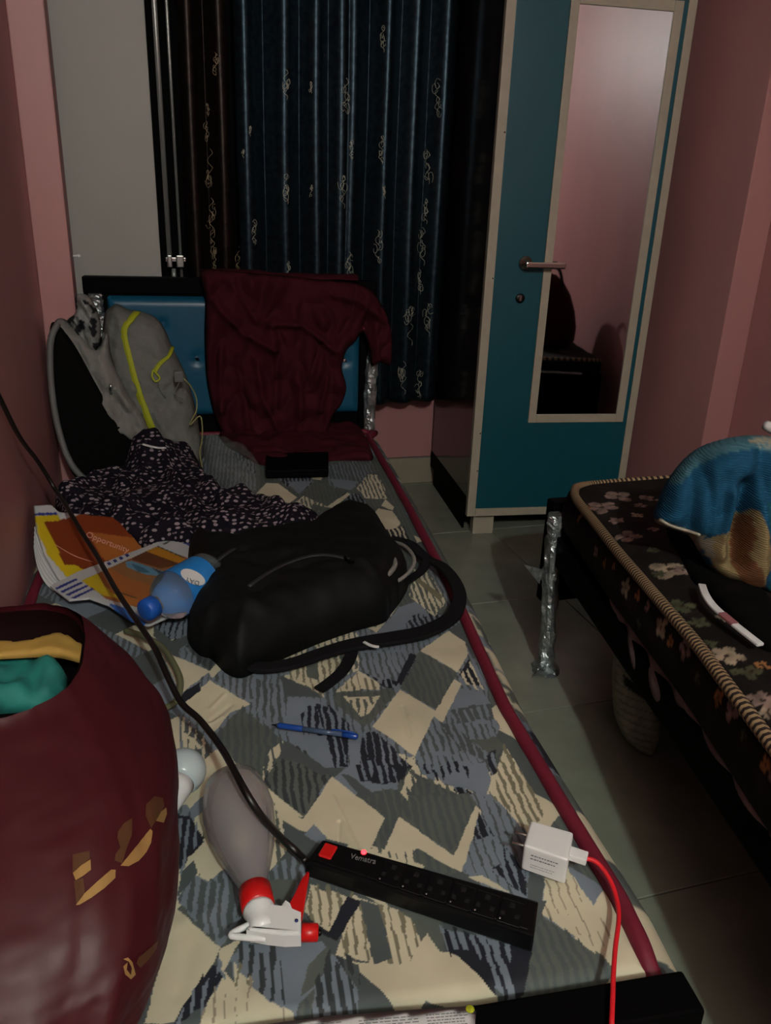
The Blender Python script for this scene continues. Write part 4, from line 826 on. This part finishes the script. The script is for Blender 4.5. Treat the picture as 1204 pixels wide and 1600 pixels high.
# ------------------------------------------------------------------ charger and red cable
CT = .505
cc = [at(829, 1281, z=CT), at(896, 1300, z=CT), at(888, 1344, z=CT), at(818, 1320, z=CT)]
ch = empty('phone_charger', (cc[0]+cc[2])/2-VZ*.04, 'white cube phone charger with steel pins on the mattress edge', 'charger')
bmobj('housing', hexa(cc, CT, .466, .004, 3), M['whitep'], ch)
for (x, y) in ((804, 1300), (800, 1316)):
    e0 = at(x, y, z=.492); e1 = e0+(cc[1]-cc[0]).normalized()*.03; lathe('pin', [(0, .0012), (.001, .002), (.03, .002)], e0, e1-e0, M['chrome'], ch, 10)
cf = plane3(Vector((cc[3].x, cc[3].y, .466)), Vector((cc[2].x, cc[2].y, .466)), cc[3])
q0, q1 = at(893, 1334, z=.490), at(917, 1342, z=.490); qa = (q1-q0).normalized(); qb = VZ.cross(qa)
cb_ = empty('charging_cable', q0, 'red charging cable with white plug hanging from the phone charger over the black footboard', 'cable')
bmobj('plug', frame_box(q0, qa, qb, VZ, -.004, (q1-q0).length, -.008, .008, -.0045, .0045, .0015), M['whitep'], cb_)
tube('cord', [q1-qa*.004]+[at(x, y, z=z) for x, y, z in ((930, 1346, .489), (945, 1362, .485), (957, 1385, .48), (965, 1415, .478), (966, 1440, .480), (961, 1480, .482), (958, 1520, .486), (957, 1550, .4865), (956, 1575, .486), (955, 1602, .484), (954, 1625, .47), (953, 1660, .43))], .0028, M['redc'], cb_, 8, 6)
# ------------------------------------------------------------------ printed sheet of paper on the footboard
pf2 = bedfr(.4795)
lp = empty('paper_leaflet', at(600, 1590, z=.48), 'white printed leaflet with small yellow spot lying by the black footboard', 'paper')
inflate('leaflet_sheet', [(330, 1612), (440, 1597), (520, 1587), (640, 1578), (744, 1571), (742, 1600), (738, 1640), (560, 1660), (340, 1680)], pf2, .0012, M['paper'], lp, w=.003, g=.008, smooth_out=1)
def faintprint(par, fr_, x0, y0, dx, dy, rows, sx, sy, n, h, sd):
    g_ = random.Random(sd); V = []; Fc = []
    for r in range(rows):
        t = 0
        while t < .95:
            L_ = g_.uniform(.04, .12); u0_ = fr_.uv(x0+dx*t+sx*r, y0+dy*t+sy*r, h); u1_ = fr_.uv(x0+dx*(t+L_)+sx*r, y0+dy*(t+L_)+sy*r, h)
            d = Vector((u1_[0]-u0_[0], u1_[1]-u0_[1])); q = Vector((-d.y, d.x)).normalized()*n; b = len(V)
            V += [fr_.P(*u0_, h), fr_.P(*u1_, h), fr_.P(u1_[0]+q.x, u1_[1]+q.y, h), fr_.P(u0_[0]+q.x, u0_[1]+q.y, h)]; Fc.append((b, b+1, b+2, b+3)); t += L_+g_.uniform(.015, .04)
    return tag(mk('fine_print', V, Fc, M['ink'], par), kind='stuff')
faintprint(lp, pf2, 560, 1596, 90, -8, 6, 1, 4.5, .0009, .0015, 3); faintprint(lp, pf2, 665, 1587, 62, -5, 5, 1, 4.5, .0009, .0015, 4); faintprint(lp, pf2, 440, 1606, 100, -9, 4, 1, 5, .0009, .0015, 5)
faintprint(ch, cf, 829, 1337, 40, 13, 2, -1, 5, .0016, .0006, 6); faintprint(ch, cf, 828, 1351, 36, 12, 2, -.5, 3.6, .0007, .0006, 7)
lathe('yellow_spot', [(0, .0045), (.0004, .004)], pf2.P(*pf2.uv(734, 1578), .0012), VZ, M['lime'], lp, 14)
# ------------------------------------------------------------------ big maroon bag with clothes
Bg = empty('shopping_bag', (-.14, .7, .46), 'large maroon shopping bag with worn gold lettering standing at the bed foot', 'bag')
rings = [(.462, -.165, .745, .075, .11), (.475, -.162, .735, .09, .125), (.50, -.160, .70, .10, .15), (.54, -.157, .655, .108, .185), (.60, -.148, .635, .120, .22), (.66, -.141, .635, .133, .235), (.71, -.138, .65, .135, .215), (.75, -.145, .68, .122, .17), (.78, -.155, .705, .103, .135), (.80, -.162, .722, .090, .113), (.808, -.164, .725, .084, .106)]
inner = [(.803, -.164, .725, .080, .102), (.78, -.16, .72, .085, .11), (.745, -.155, .71, .085, .11)]
def ringm(rings, seg=120, nsub=9, wr_=1.):
    V = []; Fc = []; rs = [Vector(r[1:4]+(0,)).to_3d() for r in rings]
    L = spline([Vector((r[0], r[1], r[2])) for r in rings], nsub); S = spline([Vector((r[3], r[4], 0)) for r in rings], nsub)
    for q, (c, s) in enumerate(zip(L, S)):
        for k_ in range(seg):
            a = 2*pi*k_/seg; ca, sa_ = cos(a), sin(a); e = .75
            x = s.x*abs(ca)**e*(1 if ca > 0 else -1); y = s.y*abs(sa_)**e*(1 if sa_ > 0 else -1)
            z = c.x; p = Vector((c.y+x, c.z+y, z)); f = 1+wr_*(.035*mnoise.noise(Vector((ca*2.2+z*4, sa_*2.2, z*9)))+.05*abs(fbm((ca*1.1+z*1.5, sa_*1.1, z*6.5-ca*1.6), 1.4, 3))-.012+.016*sin(z*55+a*2.6+5*mnoise.noise(Vector((ca, sa_, z*4))))*max(0, 1-abs(z-.57)/.14))
            V.append(Vector((c.y+x*f, c.z+y*f, z)))
    for j in range(len(L)-1):
        for k_ in range(seg): Fc.append((j*seg+k_, j*seg+(k_+1) % seg, (j+1)*seg+(k_+1) % seg, (j+1)*seg+k_))
    return V, Fc, len(L), seg
V, Fc, nr, sg = ringm(rings); Fc.append(tuple(range(sg))[::-1]); bagb = mk('bag_body', V, Fc, M['bag'], Bg, True)
for v in bagb.data.vertices: v.co.x = max(v.co.x, XL+.004)
V, Fc, nr, sg = ringm(inner, wr_=.2); Fc = [f[::-1] for f in Fc]; Fc.append(tuple((nr-1)*sg+i for i in range(sg))); mk('bag_lining', V, Fc, M['baginner'], Bg, True)
T = lambda L: [(80+x/4, 1200+y/4) for x, y in L]
for L_ in [T([(132, 660), (190, 610), (245, 575), (248, 640), (195, 680), (150, 705)]), T([(150, 862), (205, 790), (280, 720), (370, 640), (400, 640), (398, 690), (330, 755), (250, 815), (175, 858)]),
  T([(430, 615), (490, 540), (560, 450), (615, 385), (628, 400), (620, 470), (590, 530), (540, 585), (480, 618)]), T([(648, 335), (680, 275), (712, 250), (715, 290), (695, 345)]), T([(445, 1195), (475, 1185), (500, 1215), (520, 1290), (490, 1320), (455, 1290), (443, 1240), (470, 1215), (465, 1260), (490, 1295), (495, 1250), (478, 1210)])]: decal('gold_letter', [bagb], [L_], M['gold'], Bg, 3.)
for L_ in [T([(132, 545), (240, 520), (240, 570), (132, 655)]), T([(140, 710), (200, 690), (210, 780), (155, 850)]), T([(415, 400), (450, 350), (502, 315), (500, 420), (470, 500), (440, 600), (395, 580), (400, 540), (430, 500), (410, 440)]), T([(590, 230), (640, 180), (690, 190), (700, 240), (650, 330), (620, 380), (585, 300)]), T([(540, 1180), (570, 1160), (660, 1080), (650, 1130), (600, 1200), (550, 1250), (525, 1220)])]: tag(decal('worn_letter', [bagb], [L_], M['goldd'], Bg, 3., .0010), 'dull worn gold lettering')
cz = .765
o = inflate('teal_cloth', [(-60, 1015), (0, 1022), (40, 1022), (62, 1025), (84, 1030), (98, 1040), (108, 1060), (95, 1080), (60, 1098), (0, 1105), (-60, 1105)], bedfr(.75), .018, M['tcloth'], None, w=.02, g=.006, folds=.03, ff=18, h0=.008); tag(o, 'teal green cloth bundled inside the open maroon bag', 'clothing')
o = inflate('mustard_cloth', [(-60, 1003), (0, 1000), (40, 1000), (75, 990), (100, 988), (130, 1005), (165, 1030), (170, 1040), (152, 1056), (148, 1040), (120, 1030), (80, 1022), (0, 1025), (-60, 1030)], bedfr(.772), .007, M['ycloth'], None, w=.006, g=.004, folds=.006, ff=18, h0=.004); tag(o, 'mustard yellow cloth strip inside the open maroon bag above the teal cloth', 'clothing')
# ------------------------------------------------------------------ right bed
RZ = .55
RB = empty('double_bed', (1.4, .9, 0), 'dark bed on the right with a black frame and a foil-wrapped leg', 'bed')
e_far = Vector((1.028, 1.74, 0)); e_near = Vector((.60, -.12, 0)); 
SE = [(.60, -.12), (.665, .2), (.725, .45), (.788, .70), (.861, .97), (.935, 1.319), (1.0, 1.59), (1.028, 1.70)]
def side(Y): return float(np.interp(Y, [p[1] for p in SE], [p[0] for p in SE]))
bmobj('end_board', hexa([(1.012, 1.80), (1.92, 1.815), (1.92, 1.775), (1.012, 1.76)], .50, .20, .004), M['black_lam'], RB)
bmobj('end_board', hexa([(.60, -.16), (1.92, -.16), (1.92, -.20), (.60, -.20)], .50, .20, .004), M['black_lam'], RB)
bmobj('side_rail', hexa([(.63, -.16), (1.02, 1.76), (1.05, 1.76), (.66, -.16)], .415, .335, .004), M['black_lam'], RB)
bmobj('side_rail', hexa([(1.88, -.16), (1.88, 1.76), (1.91, 1.76), (1.91, -.16)], .415, .235, .004), M['black_lam'], RB)
bmobj('bed_base', hexa([(.66, -.15), (1.05, 1.75), (1.88, 1.75), (1.88, -.15)], .425, .40), M['black_lam'], RB)
lg = tag(foilpost('leg', [(1.012, 1.742, .475), (1.012, 1.742, .40), (1.018, 1.738, .26), (1.026, 1.733, .12), (1.03, 1.73, .0)], .021, RB, 1, flare=.93), 'leg wrapped in crumpled foil')
for (a, b, c) in (((818, 882), (848, 890), (842, 912)), ((832, 1040), (850, 1028), (852, 1048)), ((832, 1058), (850, 1038), (868, 1052)), ((838, 1020), (852, 1035), (846, 1045))):
    bm = bmesh.new(); q = [at(*p, Y=1.72) if a[1] < 1000 else at(*p, z=.012+.01*i) for i, p in enumerate((a, b, c))]; bm.faces.new([bm.verts.new(v) for v in q])
    bmobj('foil_flap', bm, M['foil'], lg).modifiers.new('s', 'SOLIDIFY').thickness = .0015
for (x, y) in ((1.86, 1.73), (.65, -.15), (1.86, -.15)): bmobj('leg', wbox(x, x+.04, y, y+.04, 0, .40, .003), M['black_lam'], RB)
tag(foilpost('rail_wrap', [(1.25, 1.80, .505), (1.5, 1.806, .51), (1.8, 1.81, .505)], .024, RB, 5), 'crumpled foil along the end board')
tag(foilpost('rail_wrap', [(1.27, 1.818, .49), (1.29, 1.82, .35), (1.24, 1.82, .2)], .025, RB, 6), 'crumpled foil along the end board')
# mattress: cross-section runs from under the side, up, and across the top
FM = empty('floral_mattress', (1.4, .9, .42), 'black mattress with beige flower print and striped cord piping on the right', 'mattress')
nv_, nt_ = 330, 470
prs = [(.02, -.125), (.0, -.12), (-.012, -.085), (-.010, -.04), (.0, -.008)]
pl2 = spline([Vector((a, b, 0)) for a, b in prs], 9); pl2 = [(p.x, p.y) for p in pl2]; inner_s = [(.006+.0045*i, .0+.010*min(1, i/14)) for i in range(1, 120)]
prof_ = pl2+inner_s; rest = 60
rows = []; YS = np.linspace(-.12, 1.745, nt_+1); Vn = []
for Yv in YS:
    sx = side(Yv); e = min((Yv+.12), 1.745-Yv)
    rnd = .035*(1-sqrt(max(0, 1-(1-min((1.745-Yv)/.035, 1))**2))) if 1.745-Yv < .035 else 0
    for (dx, dz) in prof_: Vn.append((sx+dx+rnd, Yv, RZ+dz))
    xl = sx+prof_[-1][0]
    for k_ in range(1, rest+1): Vn.append((xl+(1.93-xl)*k_/rest, Yv, RZ+.010))
rw = len(prof_)+rest; Vn = np.array(Vn)
Vn[:, 2] += np.where(Vn[:, 2] > RZ+.002, (vnoise(Vn[:, 0]*10, Vn[:, 1]*10, 4)-.5)*.008, 0)
Cn = np.tile(np.array((.0075, .0055, .005)), (len(Vn), 1)); Cn *= (.7+.8*vnoise(Vn[:, 0]*30, Vn[:, 1]*30, 6))[:, None]
def rbp(x, y):
    """point of the mattress skin behind a pixel"""
    p = at(x, y, z=RZ+.008)
    if p.x >= side(min(p.y, 1.74)): return p, Vector((1, 0, 0)), Vector((0, 1, 0))
    d = Vector(ray(x, y)); t = .3
    while t < 4:
        q = Vector(CP)+d*t
        if q.x > side(q.y)-.010: break
        t += .004
    return q, Vector((.2, 1, 0)).normalized(), Vector((0, 0, 1))
rgf = random.Random(5); CR, PK, OR, GR = (.26, .21, .15), (.20, .14, .12), (.24, .11, .04), (.05, .055, .03)
FL = [(940, 790, 20, PK, 0), (965, 775, 18, PK, 0), (915, 788, 8, OR, 0), (1010, 778, 10, PK, 0), (1036, 783, 9, CR, 0), (1000, 790, 8, PK, 0), (962, 812, 10, PK, 0), (995, 806, 8, CR, 0), (980, 838, 16, PK, 0), (1020, 862, 8, GR, 0), (1045, 892, 22, CR, 0), (1065, 895, 12, PK, 0), (1030, 895, 8, GR, 0), (1065, 945, 16, GR, 0), (1092, 968, 12, GR, 0), (1130, 965, 10, CR, 0), (1135, 1020, 20, CR, 0), (1172, 1048, 14, GR, 0), (1190, 1090, 16, PK, 0), (1150, 1045, 8, GR, 0), (1110, 1000, 9, GR, 0), (1190, 1040, 9, OR, 0), (1200, 1110, 12, CR, 0), (1020, 830, 7, PK, 0), (1060, 845, 6, GR, 0),
      (932, 862, 9, PK, 1), (910, 868, 8, GR, 1), (945, 880, 7, OR, 1), (958, 885, 6, OR, 1), (978, 918, 15, CR, 1), (995, 930, 9, OR, 1), (1010, 948, 8, PK, 1), (1032, 980, 17, CR, 1), (1048, 1002, 9, OR, 1), (1068, 1012, 18, PK, 1), (1000, 975, 8, GR, 1), (1120, 1090, 12, OR, 1), (1140, 1108, 18, PK, 1), (1195, 1195, 12, OR, 1), (1210, 1215, 14, PK, 1), (895, 890, 9, GR, 1), (1090, 1060, 9, GR, 1), (1160, 1150, 8, GR, 1)]
for (x, y, r_, c_, sd_) in FL+[None and 0 or (k_, -1, rgf.uniform(10, 20), rgf.choice((CR, PK, PK, GR, OR)), 0) for k_ in range(70)]:
    if y < 0: p, ua, ub = Vector((rgf.uniform(1.2, 1.88), rgf.uniform(-.05, 1.55), RZ+.01)), VX, VY
    else: p, ua, ub = rbp(x, y)
    rad = r_*.0022 if y < 0 else r_*(p-Vector(CP)).length/F*(1.25 if not sd_ else 1.0)
    dd = Vn-np.array(p); a_ = dd@np.array(ua); b_ = dd@np.array(ub); c0 = dd@np.array(ua.cross(ub)); near = (np.abs(a_) < rad*1.6) & (np.abs(b_) < rad*1.6) & (np.abs(c0) < .05)
    idx = np.nonzero(near)[0]; a_, b_ = a_[idx], b_[idx]; rr = np.hypot(a_, b_)/rad; th = np.arctan2(b_, a_); ph = rgf.uniform(0, 6); npet = rgf.choice((3, 4, 5))
    lobes = .55+.45*np.abs(np.cos(th*npet/2+ph))-.1*np.sin(th*3+ph); ins = (rr < lobes) & (np.abs(((th*npet/2+ph) % pi)-pi/2) > .13+.0*rr)
    sh = .55+.9*vnoise(a_*90+ph*9, b_*90, 8); Cn[idx[ins]] = np.array(c_)[None, :]*sh[ins][:, None]
    core = rr < .18; Cn[idx[core]] = (.03, .02, .012)
q = []
for j in range(nt_):
    a = j*rw+np.arange(rw-1); q.append(np.stack([a, a+1, a+rw+1, a+rw], 1))
q = np.concatenate(q)
mk('mattress_cover', Vn, [tuple(int(v) for v in f) for f in q], M['vcloth'], FM, True, None, Cn)
endr = [(side(1.745)+.03, 1.748, RZ-.12), (side(1.745)+.03, 1.748, RZ), (1.93, 1.748, RZ), (1.93, 1.748, RZ-.12)]
mk('end_panel', endr+[(side(1.745)+.035, 1.738, RZ+.008), (1.93, 1.738, RZ+.008)], [(0, 1, 2, 3), (1, 4, 5, 2)], M['blackcl'], FM)
cd = [(1.93, 1.735, RZ+.004), (1.6, 1.735, RZ+.004), (1.3, 1.74, RZ+.004), (1.12, 1.737, RZ+.004), (1.06, 1.73, RZ+.003), (1.033, 1.70, RZ+.002)]+[(side(y_)-.004, y_, RZ) for y_ in (1.65, 1.55, 1.45, 1.319, 1.2, 1.1, .97, .85, .70, .58, .45, .32, .2, .0, -.12)]
tube('piping', cd, .0115, [M['rope_a'], M['rope_b']], FM, 8, 26, stripe=1)
# faded lining showing below the mattress
V = []; Fc = []; n = 200
for i in range(n+1):
    y_ = .35+1.0*i/n; d_f = max(0, sin((y_-.30)*9.5))**.9*.07+.010; 
    for k_ in range(9): t = k_/8; V.append((side(y_)+.012-.010*sin(t*2.6)+.006*sin(y_*55+t*3), y_, RZ-.118-d_f*t))
for i in range(n):
    for k_ in range(8): a = i*9+k_; Fc.append((a, a+1, a+10, a+9))
o = mk('under_sheet', V, Fc, M['pinkish'], None, True); o.modifiers.new('s', 'SOLIDIFY').thickness = .003
tag(o, 'faded pink cloth bulging out beneath the flower print mattress', 'cloth')
# sack under the right bed
def stripes(X_, Y_): return ((Y_*.9+X_*.35)*55 % 1) < .22
def dark(X_, Y_): return ((Y_*.9+X_*.45) > .215) & ((Y_*.9+X_*.45) < .235)
sf = Fr((1.06, 1.33, 0), Vector((.98, -.1, 0)), VZ)
o = inflate('grocery_sack', [(968, 1008), (985, 1020), (1010, 1045), (1026, 1080), (1027, 1130), (1022, 1170), (1008, 1190), (985, 1178), (965, 1150), (959, 1100), (961, 1050)], sf, .035, M['vcloth'], None, w=.04, g=.005, back=.06, folds=.02, ff=12, basecol=(.24, .25, .18), paint=[([(950, 1000), (1040, 1000), (1040, 1200), (950, 1200)], (.14, .16, .13), stripes), ([(965, 1060), (1000, 1080), (1030, 1100), (1028, 1112), (990, 1092), (965, 1075)], (.012, .016, .014))])
mz = min(v.co.z for v in o.data.vertices)
for v in o.data.vertices: v.co.z -= mz*.98
tag(o, 'grey green striped sack standing on the floor under the right bed', 'sack')
# ------------------------------------------------------------------ blue towel bundle and the rest on the right bed
tf = Fr((1.04, 1.15, RZ), Vector((.88, -.40, 0)), Vector((.08, .2, 1)))
BL, LBL, BE, RU, TQ = (.008, .065, .13), (.05, .14, .18), (.20, .155, .075), (.13, .055, .025), (.01, .10, .13)
blo = [(1027, 818), (1032, 795), (1042, 768), (1058, 742), (1078, 718), (1105, 698), (1140, 686), (1175, 681), (1215, 683), (1260, 690), (1290, 760), (1290, 900), (1215, 948), (1196, 944), (1188, 922), (1170, 924), (1148, 912), (1126, 902), (1106, 882), (1092, 858), (1080, 840), (1060, 832)]
tw = inflate('blue_blanket', blo, tf, .065, M['quilt'], None, w=.05, g=.0045, back=.10, folds=.055, ff=9, aniso=(1.7, .45), basecol=BL, smooth_out=3, h0=.02,
  ridges=[([(1060, 740), (1050, 815)], .012, .012), ([(1110, 720), (1105, 830)], .018, .012), ([(1165, 760), (1155, 820), (1150, 880)], -.055, .016), ([(1140, 770), (1130, 870)], .02, .012), ([(1080, 700), (1040, 800)], -.012, .008), ([(1085, 740), (1080, 825)], -.010, .008), ([(1130, 740), (1125, 800)], -.012, .01), ([(1190, 790), (1195, 920)], .018, .014)],
  paint=[([(1040, 760), (1070, 715), (1110, 690), (1170, 680), (1300, 680), (1300, 700), (1200, 708), (1170, 698), (1120, 705), (1090, 722), (1060, 752)], LBL), ([(1150, 690), (1300, 670), (1300, 700), (1175, 690)], (.28, .25, .17)), ([(1172, 682), (1300, 675), (1300, 712), (1178, 700)], (.20, .24, .22), lambda X_, Y_: (X_*130 % 1) < .5),
   ([(1026, 810), (1060, 822), (1096, 833), (1096, 842), (1058, 831), (1026, 819)], (.24, .20, .13)), ([(1098, 838), (1135, 818), (1160, 795), (1168, 788), (1182, 830), (1195, 880), (1180, 890), (1188, 915), (1130, 905), (1108, 878)], BE),
   ([(1150, 810), (1162, 796), (1165, 830), (1158, 860), (1176, 885), (1188, 915), (1150, 905), (1140, 880), (1140, 850)], RU), ([(1070, 830), (1104, 838), (1118, 850), (1114, 885), (1096, 868)], (.2, .18, .14), lambda X_, Y_: (vnoise(X_*130, Y_*60, 12) > .5)), ([(1182, 780), (1300, 780), (1300, 940), (1196, 936), (1190, 880)], TQ), ([(1190, 920), (1215, 922), (1215, 940), (1190, 938)], (.2, .24, .23))])
for v in tw.data.vertices: v.co.z = max(v.co.z, RZ+.012)
_H = hits([tw], [(1031, 812), (1050, 821), (1075, 829), (1094, 835)], .001, 5); tube('hem', _H, .0035, M['cream_trim'], tw, 6, 1) if len(_H) > 3 else None
tag(tw, 'bundled blue quilted blanket with beige lining heaped on the flower print mattress', 'blanket')
o = inflate('black_layer', [(1040, 818), (1090, 840), (1115, 885), (1150, 908), (1190, 918), (1215, 945), (1240, 1000), (1204, 1012), (1150, 975), (1110, 925), (1080, 900), (1060, 860)], bedfr(RZ+.012), .018, M['blackmat'], None, w=.03, g=.01, folds=.012, ff=16, h0=.008); tag(o, 'thin black layer spread under the blue blanket', 'clothing')  # thin black layer filling the dark area beneath the blanket edge
stp = [at(x, y, z=z) for x, y, z in ((1096, 914, RZ+.038), (1102, 930, RZ+.04), (1115, 948, RZ+.036), (1140, 970, RZ+.034), (1165, 990, RZ+.032), (1188, 1008, RZ+.03))]
stk = empty('white_hanger_piece', stp[2], 'white bent plastic strip with a pink band on the flower print mattress', 'hanger')
ribbon('strip', stp, .014, .006, M['whitep'], stk, 6)
S_ = spline(stp, 6); ribbon('band', [p+VZ*.0006 for p in S_[15:21]], .0146, .0066, M['stickp'], stk, 1)
wr0 = at(1196, 664, Y=1.22); wr1 = at(1240, 690, Y=1.15)
o = tube('plastic_rod', [wr0, (wr0+wr1)/2, wr1], .010, M['whitep'], None, 10, 3); tag(o, 'white plastic rod end poking out above the blue blanket', 'rod')
mbg = empty('duffel_bag', (1.74, 1.28, RZ+.01), 'dark maroon dome-shaped bag on the flower print mattress, seen in the mirror', 'bag')
lathe('bag_body', [(0, .15), (.03, .17), (.10, .172), (.18, .155), (.26, .125), (.32, .085), (.36, .04), (.37, .005)], (1.74, 1.28, RZ+.012), VZ, M['maroon'], mbg, 28)
tube('handle', [(1.66, 1.36, RZ+.33), (1.68, 1.38, RZ+.40), (1.76, 1.38, RZ+.41), (1.80, 1.36, RZ+.32)], .008, M['strap'], mbg, 8, 5)
